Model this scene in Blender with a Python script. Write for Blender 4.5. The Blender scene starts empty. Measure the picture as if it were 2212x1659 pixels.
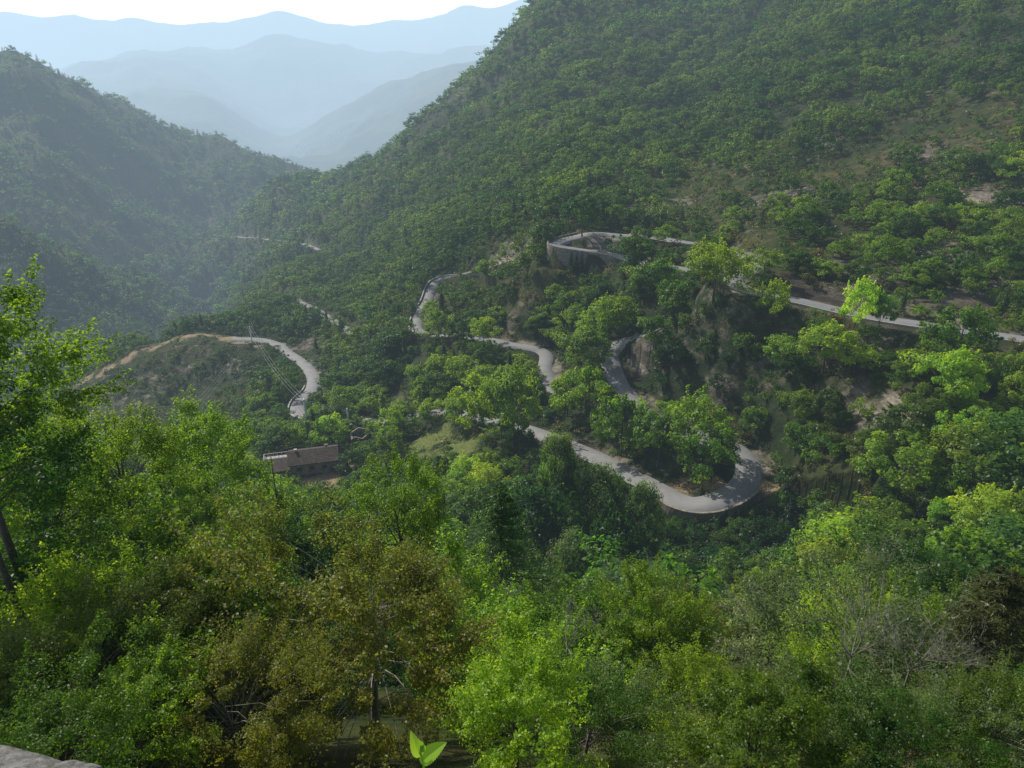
import bpy, math, random, time
import numpy as np
from mathutils import Vector, Matrix
T0=time.time()
rng=np.random.default_rng(11); random.seed(5)
C=bpy.context.scene.collection
PIT=math.radians(25); F=1522.0; CX,CY=1106.0,829.5
SP,CP=math.sin(PIT),math.cos(PIT)
def US(px,py):
    u=(px-CX)/F; v=(CY-py)/F; d=CP+v*SP
    return u/d,(-SP+v*CP)/d
# ------------------------------------------------------------------ materials
def nm(name):
    m=bpy.data.materials.new(name); m.use_nodes=True; nt=m.node_tree; nt.nodes.clear()
    out=nt.nodes.new('ShaderNodeOutputMaterial'); return m,nt,out
def N(nt,t,**k):
    n=nt.nodes.new(t)
    for a,b in k.items(): setattr(n,a,b)
    return n
def mixc(nt,f,a,b,mode='MIX'):
    n=N(nt,'ShaderNodeMix',data_type='RGBA',blend_type=mode)
    for s,v in ((0,f),(6,a),(7,b)):
        if hasattr(v,'is_linked') or hasattr(v,'links'): nt.links.new(v,n.inputs[s])
        else: n.inputs[s].default_value=v if s==0 else (*v,1)
    return n.outputs[2]
def math_(nt,op,a,b=0.0,clamp=False):
    n=N(nt,'ShaderNodeMath',operation=op,use_clamp=clamp)
    for i,v in enumerate((a,b)):
        if hasattr(v,'links'): nt.links.new(v,n.inputs[i])
        else: n.inputs[i].default_value=v
    return n.outputs[0]
def noise(nt,scale,detail=6,rough=.6,coord=None):
    n=N(nt,'ShaderNodeTexNoise'); n.inputs['Scale'].default_value=scale; n.inputs['Detail'].default_value=detail; n.inputs['Roughness'].default_value=rough
    if coord is None: coord=N(nt,'ShaderNodeNewGeometry').outputs['Position']
    nt.links.new(coord,n.inputs['Vector']); return n.outputs['Fac']
def ramp(nt,f,stops):
    r=N(nt,'ShaderNodeValToRGB'); e=r.color_ramp.elements
    while len(e)<len(stops): e.new(.5)
    for i,(p,c) in enumerate(stops): e[i].position=p; e[i].color=(*c,1)
    nt.links.new(f,r.inputs[0]); return r.outputs[0]
def leafmat(name,ca,cb,tr,trf=.5,big=.02):
    m,nt,out=nm(name)
    at=N(nt,'ShaderNodeAttribute',attribute_name='tint').outputs['Fac']
    oi=N(nt,'ShaderNodeObjectInfo')
    f=math_(nt,'ADD',math_(nt,'MULTIPLY',at,.5),math_(nt,'MULTIPLY',oi.outputs['Random'],.55))
    col=mixc(nt,f,ca,cb)
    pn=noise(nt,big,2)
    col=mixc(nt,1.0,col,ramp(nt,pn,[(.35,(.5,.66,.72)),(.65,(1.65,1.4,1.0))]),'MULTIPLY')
    col=mixc(nt,1.0,col,oi.outputs['Color'],'MULTIPLY')
    p=N(nt,'ShaderNodeBsdfDiffuse')
    nt.links.new(col,p.inputs['Color'])
    g=N(nt,'ShaderNodeBsdfGlossy'); g.inputs['Roughness'].default_value=.38; g.inputs['Color'].default_value=(1,1,1,1)
    mg=N(nt,'ShaderNodeMixShader'); mg.inputs[0].default_value=.022; nt.links.new(p.outputs[0],mg.inputs[1]); nt.links.new(g.outputs[0],mg.inputs[2])
    t=N(nt,'ShaderNodeBsdfTranslucent')
    nt.links.new(mixc(nt,1.0,col,tr,'MULTIPLY'),t.inputs['Color'])
    mx=N(nt,'ShaderNodeMixShader'); mx.inputs[0].default_value=trf
    nt.links.new(mg.outputs[0],mx.inputs[1]); nt.links.new(t.outputs[0],mx.inputs[2]); nt.links.new(mx.outputs[0],out.inputs['Surface'])
    return m
M={}
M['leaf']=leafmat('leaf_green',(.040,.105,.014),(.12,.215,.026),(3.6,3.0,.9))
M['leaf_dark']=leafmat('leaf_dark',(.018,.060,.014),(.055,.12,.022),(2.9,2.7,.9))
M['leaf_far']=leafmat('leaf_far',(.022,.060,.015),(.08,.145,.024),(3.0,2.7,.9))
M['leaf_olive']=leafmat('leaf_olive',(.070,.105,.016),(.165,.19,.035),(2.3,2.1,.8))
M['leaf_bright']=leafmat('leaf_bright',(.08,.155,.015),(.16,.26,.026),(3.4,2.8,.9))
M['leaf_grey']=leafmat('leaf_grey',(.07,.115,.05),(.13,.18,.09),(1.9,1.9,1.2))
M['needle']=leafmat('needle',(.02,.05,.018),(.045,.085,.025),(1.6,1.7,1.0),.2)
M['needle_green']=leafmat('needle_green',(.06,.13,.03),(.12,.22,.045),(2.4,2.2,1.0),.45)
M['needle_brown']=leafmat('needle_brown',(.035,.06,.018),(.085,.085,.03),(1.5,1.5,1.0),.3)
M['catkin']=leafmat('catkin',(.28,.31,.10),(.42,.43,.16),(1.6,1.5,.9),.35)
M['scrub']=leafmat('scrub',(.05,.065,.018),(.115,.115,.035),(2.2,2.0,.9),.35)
def simple(name,stops,scale=2.0,rough=.85,bump=.3,spec=.3,bscale=None):
    m,nt,out=nm(name); p=N(nt,'ShaderNodeBsdfPrincipled'); p.inputs['Roughness'].default_value=rough; p.inputs['Specular IOR Level'].default_value=spec
    tc=N(nt,'ShaderNodeTexCoord').outputs['Object']
    f=noise(nt,scale,8,.65,tc); nt.links.new(ramp(nt,f,stops),p.inputs['Base Color'])
    if bump:
        b=N(nt,'ShaderNodeBump'); b.inputs['Strength'].default_value=bump; b.inputs['Distance'].default_value=.05
        nt.links.new(noise(nt,(bscale or scale*4),8,.7,tc),b.inputs['Height']); nt.links.new(b.outputs[0],p.inputs['Normal'])
    nt.links.new(p.outputs[0],out.inputs['Surface']); return m
M['bark']=simple('bark',[(.3,(.05,.04,.03)),(.7,(.13,.11,.085))],6)
M['bark_pale']=simple('bark_pale',[(.3,(.14,.13,.11)),(.7,(.28,.26,.23))],6)
M['twig_grey']=simple('twig_grey',[(.3,(.10,.105,.08)),(.7,(.20,.20,.16))],6)
M['asphalt']=simple('asphalt',[(.3,(.17,.17,.175)),(.7,(.235,.235,.24))],.35,.85,.15)
M['concrete']=simple('concrete',[(.3,(.3,.29,.27)),(.7,(.45,.44,.42))],3)
M['pole']=simple('pole_concrete',[(.3,(.70,.69,.66)),(.7,(.80,.79,.77))],3)
M['metal']=simple('metal',[(.3,(.16,.16,.16)),(.7,(.22,.22,.22))],3,.5)
M['white']=simple('white_paint',[(.3,(.6,.6,.58)),(.7,(.75,.75,.73))],3)
M['glass']=simple('window_dark',[(.3,(.01,.012,.015)),(.7,(.02,.022,.025))],3,.15,0,.6)
M['wood']=simple('wood_dark',[(.3,(.06,.035,.02)),(.7,(.12,.07,.04))],3)
def brickmat(name,c1,c2,mort,scale,bw=.5,rh=.25,off=.5):
    m,nt,out=nm(name); p=N(nt,'ShaderNodeBsdfPrincipled'); p.inputs['Roughness'].default_value=.9; p.inputs['Specular IOR Level'].default_value=.15
    b=N(nt,'ShaderNodeTexBrick'); b.offset=off; b.inputs['Scale'].default_value=scale; b.inputs['Brick Width'].default_value=bw; b.inputs['Row Height'].default_value=rh
    b.inputs['Color1'].default_value=(*c1,1); b.inputs['Color2'].default_value=(*c2,1); b.inputs['Mortar'].default_value=(*mort,1); b.inputs['Mortar Size'].default_value=.03
    uv=N(nt,'ShaderNodeTexCoord').outputs['UV']; nt.links.new(uv,b.inputs['Vector'])
    n=noise(nt,1.3,6); col=mixc(nt,1.0,b.outputs['Color'],ramp(nt,n,[(.3,(.6,.6,.58)),(.7,(1.25,1.2,1.15))]),'MULTIPLY')
    nt.links.new(col,p.inputs['Base Color'])
    bp=N(nt,'ShaderNodeBump'); bp.inputs['Strength'].default_value=.5; bp.inputs['Distance'].default_value=.05; nt.links.new(b.outputs['Fac'],bp.inputs['Height']); bp.invert=True
    nt.links.new(bp.outputs[0],p.inputs['Normal'])
    nt.links.new(p.outputs[0],out.inputs['Surface']); return m
M['stone']=brickmat('stone',(.24,.21,.18),(.34,.31,.27),(.13,.12,.10),1.0,.6,.3)
M['tiles']=brickmat('roof_tiles',(.085,.068,.058),(.13,.105,.09),(.03,.025,.02),1.0,.35,.4)
m,nt,out=nm('granite'); p=N(nt,'ShaderNodeBsdfPrincipled'); p.inputs['Roughness'].default_value=.9
n1=noise(nt,60,8,.8); n2=noise(nt,9,5)
col=ramp(nt,n1,[(.38,(.07,.07,.07)),(.5,(.18,.18,.175)),(.66,(.34,.33,.32))])
col=mixc(nt,1.0,col,ramp(nt,n2,[(.35,(.6,.6,.55)),(.65,(1.1,1.1,1.1))]),'MULTIPLY'); nt.links.new(col,p.inputs['Base Color'])
b=N(nt,'ShaderNodeBump'); b.inputs['Distance'].default_value=.006; nt.links.new(n1,b.inputs['Height']); nt.links.new(b.outputs[0],p.inputs['Normal'])
nt.links.new(p.outputs[0],out.inputs['Surface']); M['granite']=m
m,nt,out=nm('hillside'); p=N(nt,'ShaderNodeBsdfPrincipled'); p.inputs['Roughness'].default_value=.95; p.inputs['Specular IOR Level'].default_value=.1
pos=N(nt,'ShaderNodeNewGeometry')
n1=noise(nt,.25,8,.7); n2=noise(nt,.02,6,.65); n3=noise(nt,1.3,5,.7); n4=noise(nt,.004,4,.6)
green=ramp(nt,n1,[(.35,(.018,.030,.010)),(.52,(.044,.050,.018)),(.68,(.095,.078,.038))])
green=mixc(nt,1.0,green,ramp(nt,n2,[(.35,(.6,.75,.7)),(.65,(1.35,1.2,1.1))]),'MULTIPLY')
green=mixc(nt,1.0,green,ramp(nt,n4,[(.4,(.6,.75,.8)),(.6,(1.3,1.25,1.1))]),'MULTIPLY')
mp=N(nt,'ShaderNodeMapping'); mp.inputs['Scale'].default_value=(.05,.05,.55); nt.links.new(pos.outputs['Position'],mp.inputs[0])
strat=noise(nt,1.0,8,.7,mp.outputs[0])
rock=ramp(nt,strat,[(.38,(.045,.038,.030)),(.5,(.125,.105,.085)),(.62,(.29,.255,.215))])
dry=ramp(nt,n3,[(.35,(.15,.115,.065)),(.65,(.34,.25,.155))])
grs=ramp(nt,n3,[(.35,(.055,.085,.022)),(.65,(.16,.175,.05))])
ab=N(nt,'ShaderNodeAttribute',attribute_name='bare').outputs['Fac']; ad=N(nt,'ShaderNodeAttribute',attribute_name='dry').outputs['Fac']; ag=N(nt,'ShaderNodeAttribute',attribute_name='grass').outputs['Fac']
fb=math_(nt,'MULTIPLY',math_(nt,'SUBTRACT',math_(nt,'ADD',ab,n1),.78),4.5,True)
fd=math_(nt,'MULTIPLY',math_(nt,'SUBTRACT',math_(nt,'ADD',ad,n1),.85),5,True)
fg=math_(nt,'MULTIPLY',math_(nt,'SUBTRACT',math_(nt,'ADD',ag,n1),.8),5,True)
col=mixc(nt,fb,green,rock); col=mixc(nt,fg,col,grs); col=mixc(nt,fd,col,dry); nt.links.new(col,p.inputs['Base Color'])
b=N(nt,'ShaderNodeBump'); b.inputs['Distance'].default_value=1.2; b.inputs['Strength'].default_value=.8; nt.links.new(n1,b.inputs['Height']); nt.links.new(b.outputs[0],p.inputs['Normal'])
nt.links.new(p.outputs[0],out.inputs['Surface']); M['hill']=m
# ------------------------------------------------------------------ mesh helpers
def link(name,me,mat=None,parent=None,loc=None):
    o=bpy.data.objects.new(name,me); C.objects.link(o)
    if mat is not None and me is not None and not me.materials: me.materials.append(mat)
    if parent: o.parent=parent
    if loc is not None: o.location=loc
    return o
def quadmesh(name,V,Q,attrs=None,smooth=False):
    me=bpy.data.meshes.new(name); V=np.asarray(V,np.float32); Q=np.asarray(Q,np.int32)
    me.vertices.add(len(V)); me.vertices.foreach_set('co',V.ravel())
    me.loops.add(Q.size); me.loops.foreach_set('vertex_index',Q.ravel())
    me.polygons.add(len(Q)); me.polygons.foreach_set('loop_start',np.arange(0,Q.size,Q.shape[1],dtype=np.int32))
    if smooth: me.polygons.foreach_set('use_smooth',np.ones(len(Q),bool))
    me.update(calc_edges=True)
    for k,a in (attrs or {}).items():
        at=me.attributes.new(k,'FLOAT','POINT'); at.data.foreach_set('value',np.asarray(a,np.float32))
    return me
def tag(o,label=None,cat=None,group=None,kind=None):
    if label: o['label']=label
    if cat: o['category']=cat
    if group: o['group']=group
    if kind: o['kind']=kind
    return o
def empty(name,loc,rz=0):
    o=bpy.data.objects.new(name,None); C.objects.link(o); o.location=loc; o.rotation_euler=(0,0,rz); o.empty_display_size=.3; return o
class MB:
    def __init__(s): s.v=[]; s.f=[]; s.uv=[]
    def face(s,pts,uv=None):
        i=len(s.v); s.v+= [tuple(p) for p in pts]; s.f.append(tuple(range(i,i+len(pts)))); s.uv.append(uv)
    def box(s,x0,x1,y0,y1,z0,z1):
        P=[(x0,y0,z0),(x1,y0,z0),(x1,y1,z0),(x0,y1,z0),(x0,y0,z1),(x1,y0,z1),(x1,y1,z1),(x0,y1,z1)]
        for q in ((0,3,2,1),(4,5,6,7),(0,1,5,4),(1,2,6,5),(2,3,7,6),(3,0,4,7)):
            pts=[P[k] for k in q]; a=Vector(pts[1])-Vector(pts[0]); b_=Vector(pts[3])-Vector(pts[0])
            s.face(pts,[(0,0),(a.length,0),(a.length,b_.length),(0,b_.length)])
    def tube(s,pts,r0,r1,n=6):
        pts=[Vector(p) for p in pts]; rings=[]
        for i,p in enumerate(pts):
            d=(pts[min(i+1,len(pts)-1)]-pts[max(i-1,0)]).normalized()
            a=Vector((1,0,0)) if abs(d.z)>=.7 else Vector((0,0,1))
            b_=d.cross(a).normalized(); a=b_.cross(d)
            r=r0+(r1-r0)*i/(len(pts)-1); base=len(s.v)
            for k in range(n):
                t=2*math.pi*k/n; s.v.append(tuple(p+a*math.cos(t)*r+b_*math.sin(t)*r))
            rings.append(base)
        for i in range(len(rings)-1):
            for k in range(n):
                s.f.append((rings[i]+k,rings[i]+(k+1)%n,rings[i+1]+(k+1)%n,rings[i+1]+k)); s.uv.append(None)
        s.f.append(tuple(rings[-1]+k for k in range(n))); s.uv.append(None)
    def mesh(s,name,smooth=False):
        me=bpy.data.meshes.new(name); me.from_pydata(s.v,[],s.f)
        uvl=me.uv_layers.new(name='UVMap'); dat=[]
        for f,u in zip(s.f,s.uv):
            for k in range(len(f)): dat+= list(u[k]) if u else [0,0]
        uvl.data.foreach_set('uv',dat)
        if smooth: me.polygons.foreach_set('use_smooth',[True]*len(s.f))
        me.update(); return me
    def build(s,name,mat,parent=None,smooth=False): return link(name,s.mesh(name,smooth),mat,parent)
# ------------------------------------------------------------------ terrain heightfield
cols={
-450:[(60,1400),(100,1230),(150,1150),(300,1040),(450,960),(600,780),(720,500),(850,530),(1100,330),(1450,90),(1800,200)],
0:[(60,1400),(100,1230),(150,1140),(220,1080),(300,1000),(400,960),(550,820),(650,650),(750,470),(850,520),(950,480),(1100,350),(1300,200),(1450,92),(1800,200)],
150:[(60,1400),(100,1220),(150,1110),(220,1020),(270,960),(300,885),(325,830),(400,960),(550,790),(650,690),(780,545),(850,580),(1000,470),(1200,330),(1350,220),(1450,160),(1800,260)],
230:[(290,880),(325,792),(345,785),(400,900)],
300:[(60,1400),(100,1200),(150,1100),(200,1020),(250,950),(290,860),(325,760),(345,750),(400,850),(550,800),(700,700),(850,603),(950,620),(1100,500),(1250,400),(1400,300),(1500,245),(1900,340)],
400:[(290,850),(318,755),(335,728),(360,716),(400,740)],
450:[(60,1400),(100,1190),(150,1080),(200,990),(250,905),(290,825),(320,742),(370,718),(450,760),(650,770),(850,705),(950,655),(1000,600),(1100,512),(1200,530),(1300,430),(1450,350),(1550,308),(1900,380)],
600:[(60,1400),(100,1190),(140,1070),(160,1005),(190,940),(230,870),(280,800),(320,745),(360,700),(420,660),(500,620),(650,570),(850,500),(1000,432),(1150,450),(1400,390),(1600,362),(2000,400)],
750:[(60,1400),(100,1180),(140,1065),(165,985),(190,930),(230,850),(270,780),(320,720),(380,660),(450,610),(550,550),(700,460),(850,372),(1000,420),(1500,430)],
900:[(60,1400),(90,1230),(130,1070),(160,970),(185,900),(215,800),(240,735),(275,660),(300,625),(360,570),(450,500),(600,400),(720,310),(800,248),(950,320)],
1050:[(60,1420),(85,1290),(115,1110),(150,950),(180,850),(200,770),(210,735),(240,670),(260,600),(290,540),(350,480),(450,400),(600,280),(750,180),(830,142),(1000,240)],
1200:[(60,1430),(80,1360),(95,1230),(120,1070),(145,955),(165,880),(185,800),(205,740),(218,620),(228,535),(250,490),(300,440),(400,340),(550,220),(700,100),(820,10),(900,-10),(1100,60)],
1350:[(60,1430),(80,1370),(95,1240),(110,1110),(125,1015),(145,900),(165,800),(175,735),(200,620),(225,558),(240,513),(270,470),(320,400),(420,300),(560,170),(700,50),(850,-60)],
1500:[(60,1430),(80,1370),(95,1240),(105,1105),(118,1040),(130,960),(145,850),(155,740),(170,640),(190,590),(220,540),(260,470),(320,380),(450,250),(600,110),(750,0),(900,-90)],
1600:[(60,1430),(80,1350),(95,1220),(105,1095),(112,1045),(122,990),(135,880),(145,750),(157,615),(175,575),(210,500),(300,370),(420,240),(560,110),(700,0),(900,-120)],
1800:[(50,1430),(75,1300),(90,1130),(110,960),(125,830),(140,700),(143,668),(160,610),(200,500),(260,380),(330,270),(430,130),(550,0),(800,-170)],
2000:[(45,1430),(70,1280),(88,1090),(105,900),(120,800),(133,703),(150,640),(180,540),(240,370),(300,250),(380,120),(480,0),(700,-180)],
2212:[(40,1430),(65,1260),(85,1060),(100,900),(115,810),(126,740),(145,650),(180,510),(220,380),(280,220),(380,0),(600,-200)],
2700:[(40,1430),(60,1250),(80,1060),(100,880),(120,730),(150,580),(220,300),(350,0),(600,-250)],
}
far={-400:[(3000,250),(5500,210),(8500,180),(10000,190),(12000,50),(14500,100)],
0:[(3000,270),(5500,240),(8500,185),(10000,190),(12000,30),(14500,100)],
150:[(3000,300),(5500,240),(8500,140),(10000,170),(12000,34),(14500,100)],
300:[(3000,360),(5500,230),(8500,103),(10000,150),(12000,42),(14500,110)],
450:[(3000,390),(5500,230),(8500,95),(10000,150),(12000,52),(14500,110)],
600:[(3000,395),(4500,350),(5500,300),(6500,290),(8500,87),(10000,150),(12000,33),(14500,110)],
700:[(3000,395),(4500,330),(5500,252),(6500,290),(8500,105),(10000,150),(12000,54),(14500,110)],
850:[(3000,360),(4500,270),(5500,190),(6500,240),(8500,110),(10000,150),(12000,44),(14500,110)],
1000:[(3000,330),(4500,220),(5500,150),(6500,210),(8500,97),(10000,140),(12000,12),(14500,100)],
1150:[(3000,280),(4500,180),(5500,110),(6500,160),(8500,90),(10000,130),(12000,-5),(14500,90)],
1600:[(3000,100),(5500,90),(8500,90),(12000,10),(14500,90)],2300:[(3000,100),(8500,90),(12000,20),(14500,90)]}
P=[];V=[]
for d in (cols,far):
    for px,l in d.items():
        for Y,py in l:
            u,s=US(px,py); P.append((u,math.log(Y))); V.append(s)
for u in np.arange(-1.6,1.61,.4):
    for Y,s in ((1.5,-3.0),(3,-1.9),(6,-1.5),(10,-1.33),(20,-1.16),(40,-1.05)): P.append((u,math.log(Y))); V.append(s)
P=np.array(P)*np.array([2.0,1.0]); V=np.array(V)
def ker(a,b):
    d=a[:,None,:]-b[None,:,:]; return np.sqrt((d**2).sum(-1)+.0009)
K=ker(P,P); n=len(P); A=np.zeros((n+3,n+3)); A[:n,:n]=K-np.eye(n)*.0015; Q=np.c_[np.ones(n),P]; A[:n,n:]=Q; A[n:,:n]=Q.T
W=np.linalg.solve(A,np.r_[V,0,0,0])
NU,NL=760,1040; U0,U1=-1.45,1.45; L0,L1=math.log(1.5),math.log(14500)
ug=np.linspace(U0,U1,NU); lg=np.linspace(L0,L1,NL); dU=ug[1]-ug[0]; dL=lg[1]-lg[0]
S=np.zeros((NL,NU),np.float64)
for i in range(NL):
    q=np.c_[ug*2,np.full(NU,lg[i])]; S[i]=ker(q,P)@W[:n]+W[n]+q@W[n+1:]
def vnoise(freq,seed):
    r=np.random.default_rng(seed); gu=int((U1-U0)*freq)+3; gl=int((L1-L0)*freq)+3; R=r.random((gl,gu))*2-1
    a=(lg-L0)*freq; b=(ug-U0)*freq; ia=a.astype(int); ib=b.astype(int); fa=a-ia; fb=b-ib; fa=fa*fa*(3-2*fa); fb=fb*fb*(3-2*fb)
    fa=fa[:,None]; fb=fb[None,:]
    g=lambda i,j:R[np.ix_(ia+i,ib+j)]
    return (g(0,0)*(1-fb)+g(0,1)*fb)*(1-fa)+(g(1,0)*(1-fb)+g(1,1)*fb)*fa
Yg=np.exp(lg)[:,None]; Xg=Yg*ug[None,:]
fb_=sum(vnoise(6*2**k,20+k)*.5**k for k in range(6)); rid=sum((1-2*np.abs(vnoise(7*2**k,50+k)))*.5**k for k in range(5))
ampf=np.interp(Yg,[0,100,250,500,900,1500,5000,14500],[.0,.0012,.0028,.009,.015,.015,.010,.004])
S+=ampf*fb_+ampf*.8*(rid-.3)
patch=sum(vnoise(14*2**k,80+k)*.6**k for k in range(4))
Z=S*Yg
def hit(px,py,Ymin=5,Ymax=14000,Sx=None):
    u,s=US(px,py); j=(u-U0)/dU; j0=int(max(0,min(NU-2,j))); t=j-j0
    c=S[:,j0]*(1-t)+S[:,j0+1]*t; i0=int((math.log(Ymin)-L0)/dL)
    for i in range(max(i0,0),NL-1):
        if c[i+1]>=s:
            if c[i]>=s: Y=math.exp(lg[i])
            else: Y=math.exp(lg[i]+dL*(s-c[i])/(c[i+1]-c[i]))
            break
    else: Y=Ymax
    if Y>Ymax: Y=Ymax
    return Vector((u*Y,Y,s*Y))
def ground(x,y):
    x=np.asarray(x,float); y=np.asarray(y,float)
    j=np.clip((x/y-U0)/dU,0,NU-1.001); i=np.clip((np.log(y)-L0)/dL,0,NL-1.001); j0=j.astype(int); i0=i.astype(int); tj=j-j0; ti=i-i0
    s0=S[i0,j0]*(1-tj)+S[i0,j0+1]*tj; s1=S[i0+1,j0]*(1-tj)+S[i0+1,j0+1]*tj
    return (s0*(1-ti)+s1*ti)*y
# ------------------------------------------------------------------ roads
def catmull(pts,step=.8):
    pts=[Vector(p) for p in pts]; P_=[2*pts[0]-pts[1]]+pts+[2*pts[-1]-pts[-2]]; out=[]
    for i in range(1,len(P_)-2):
        a,b,c,d=P_[i-1:i+3]; n=max(2,int((c-b).length/step))
        for k in range(n):
            t=k/n; out.append(.5*((2*b)+(-a+c)*t+(2*a-5*b+4*c-d)*t*t+(-a+3*b-3*c+d)*t**3))
    out.append(pts[-1]); A_=np.array(out)
    L=np.r_[0,np.cumsum(np.linalg.norm(np.diff(A_[:,:2],axis=0),axis=1))]; m=max(4,int(L[-1]/step)); q=np.linspace(0,L[-1],m)
    A_=np.c_[[np.interp(q,L,A_[:,k]) for k in range(3)]].T
    for c_,k in ((0,5),(1,5),(2,22)):
        pad=np.r_[2*A_[0,c_]-A_[k:0:-1,c_],A_[:,c_],2*A_[-1,c_]-A_[-2:-k-2:-1,c_]]
        A_[:,c_]=np.convolve(pad,np.ones(2*k+1)/(2*k+1),'valid')
    return A_
roadsdef=[
 ('A',4.4,[(2420,775,90),(2240,742,100),(2100,718,100),(1900,688,100),(1750,662,100),(1655,641,110),(1600,621,115),(1578,604,120),(1596,589,140),(1625,577,150),(1632,562,160),(1600,549,170),(1540,540,180)]),
 ('B',4.8,[(1500,528,205),(1400,514,205),(1345,512,205),(1290,507,205),(1235,506,205),(1200,515,205),(1203,532,205),(1250,545,205),(1330,558,205),(1420,575,190),(1500,585,170)]),
 ('C',4.0,[(1120,560,230),(1060,580,230),(1010,591,240),(965,600,240),(938,620,240),(922,650,230),(903,690,210),(900,716,200),(925,727,190),(965,722,180),(1030,728,180),(1100,738,180),(1155,750,180),(1182,770,175),(1176,800,165),(1200,850,150)]),
 ('E',4.9,[(1420,715,150),(1362,732,150),(1327,755,150),(1312,778,150),(1320,805,140),(1338,838,130),(1400,900,125),(1500,945,120),(1590,968,115),(1622,1003,105),(1606,1045,100),(1570,1074,98),(1500,1088,96),(1430,1070,98),(1360,1026,100),(1300,992,105),(1220,960,115),(1150,934,125),(1060,905,140),(960,886,150),(900,898,150),(850,912,150),(760,912,160),(690,905,170),(645,893,180),(648,868,190),(672,842,200),(676,815,200),(655,785,220),(618,760,240),(600,744,260),(560,738,270),(500,733,280)]),
 ('H',4.5,[(560,640,380),(640,651,350),(680,668,340),(715,690,320),(760,720,300)]),
 ('I',5,[(440,505,900),(480,510,900),(560,515,700),(640,524,650),(665,530,600),(690,540,600)]),
]
roads=[]
for nme,w,pts in roadsdef:
    roads.append((nme,w,catmull([hit(*p) for p in pts])))
D=np.full(Z.shape,1e9); ZR=np.zeros(Z.shape); SG=np.zeros(Z.shape); RID=np.zeros(Z.shape,int); IDX=np.zeros(Z.shape,int)
for ri,(nme,w,A_) in enumerate(roads):
    for k in range(0,len(A_),2):
        x,y,z=A_[k]; R=24
        i0=max(0,int((math.log(max(y-R,2))-L0)/dL)); i1=min(NL,int((math.log(y+R)-L0)/dL)+2)
        j0=max(0,int((x/y-R/y*1.15-U0)/dU)-1); j1=min(NU,int((x/y+R/y*1.15-U0)/dU)+2)
        if j1<=j0: continue
        t=A_[min(k+1,len(A_)-1)]-A_[max(k-1,0)]
        dx=Xg[i0:i1,j0:j1]-x; dy=Yg[i0:i1]-y; d=np.hypot(dx,dy); sub=D[i0:i1,j0:j1]; mk=d<sub
        sub[mk]=d[mk]; ZR[i0:i1,j0:j1][mk]=z; RID[i0:i1,j0:j1][mk]=ri; IDX[i0:i1,j0:j1][mk]=k
        sg=np.sign(t[0]*dy-t[1]*dx); SG[i0:i1,j0:j1][mk]=(sg*np.ones_like(d))[mk]
Z0=Z.copy()
ww=np.array([r[1] for r in roads])[RID]/2+1.9
t=np.clip((D-ww)/6.0,0,1); t=t*t*(3-2*t); near=D<1e8
Z=np.where(near,ZR*(1-t)+Z*t,Z)
uphill=near&(Z0>ZR+.3)&(D<11)
def nearest(A_,p): return int(np.argmin(((A_[:,:2]-np.array([p.x,p.y]))**2).sum(1)))
RB=roads[1][2]; kb0=nearest(RB,hit(1260,506,205)); kb1=nearest(RB,hit(1340,560,205))
RE=roads[3][2]; ke0=nearest(RE,hit(1604,1045,100)); ke1=nearest(RE,hit(1400,1055,98))
def side_out(A_,k0,k1):
    c=A_[k0:k1,:2].mean(0); k=(k0+k1)//2; t=A_[k+1]-A_[k-1]; v=A_[k,:2]-c
    return 1 if t[0]*v[1]-t[1]*v[0]>0 else -1
sB=side_out(RB,kb0,kb1); sE=side_out(RE,ke0-10,ke1+10)
for ri,k0,k1,sd,h in ((1,kb0,kb1,sB,6.0),(3,ke0,ke1,sE,3.6)):
    wr=roads[ri][1]/2+1.3
    mk=(RID==ri)&(IDX>=k0)&(IDX<=k1)&(SG==sd)&(D<22)&(D>wr-.3)
    tt=np.clip((D-wr)/18,0,1)
    Z=np.where(mk,np.minimum(Z,(ZR-h)*(1-tt)+np.minimum(Z0,ZR-h*.6)*tt),Z)
HP=hit(655,1010,140)
d=np.hypot(Xg-HP.x,Yg-HP.y); t=np.clip((d-10)/9,0,1); Z=Z*t+(HP.z)*(1-t)
# agricultural terraces stepping down the face of the knoll
kp_=hit(320,830,250); d=np.hypot(Xg-kp_.x,(Yg-kp_.y)*1.3); tw=np.clip(1.4-d/45,0,1)*np.clip((Yg-255)/10,0,1)*np.clip((330-Yg)/12,0,1)*(D>9)
st_=3.2; fr=(Z/st_)-np.floor(Z/st_); Zt=(np.floor(Z/st_)+np.clip((fr-.35)/.3,0,1))*st_; Z=Z*(1-tw*.85)+Zt*tw*.85
S=Z/Yg
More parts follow.
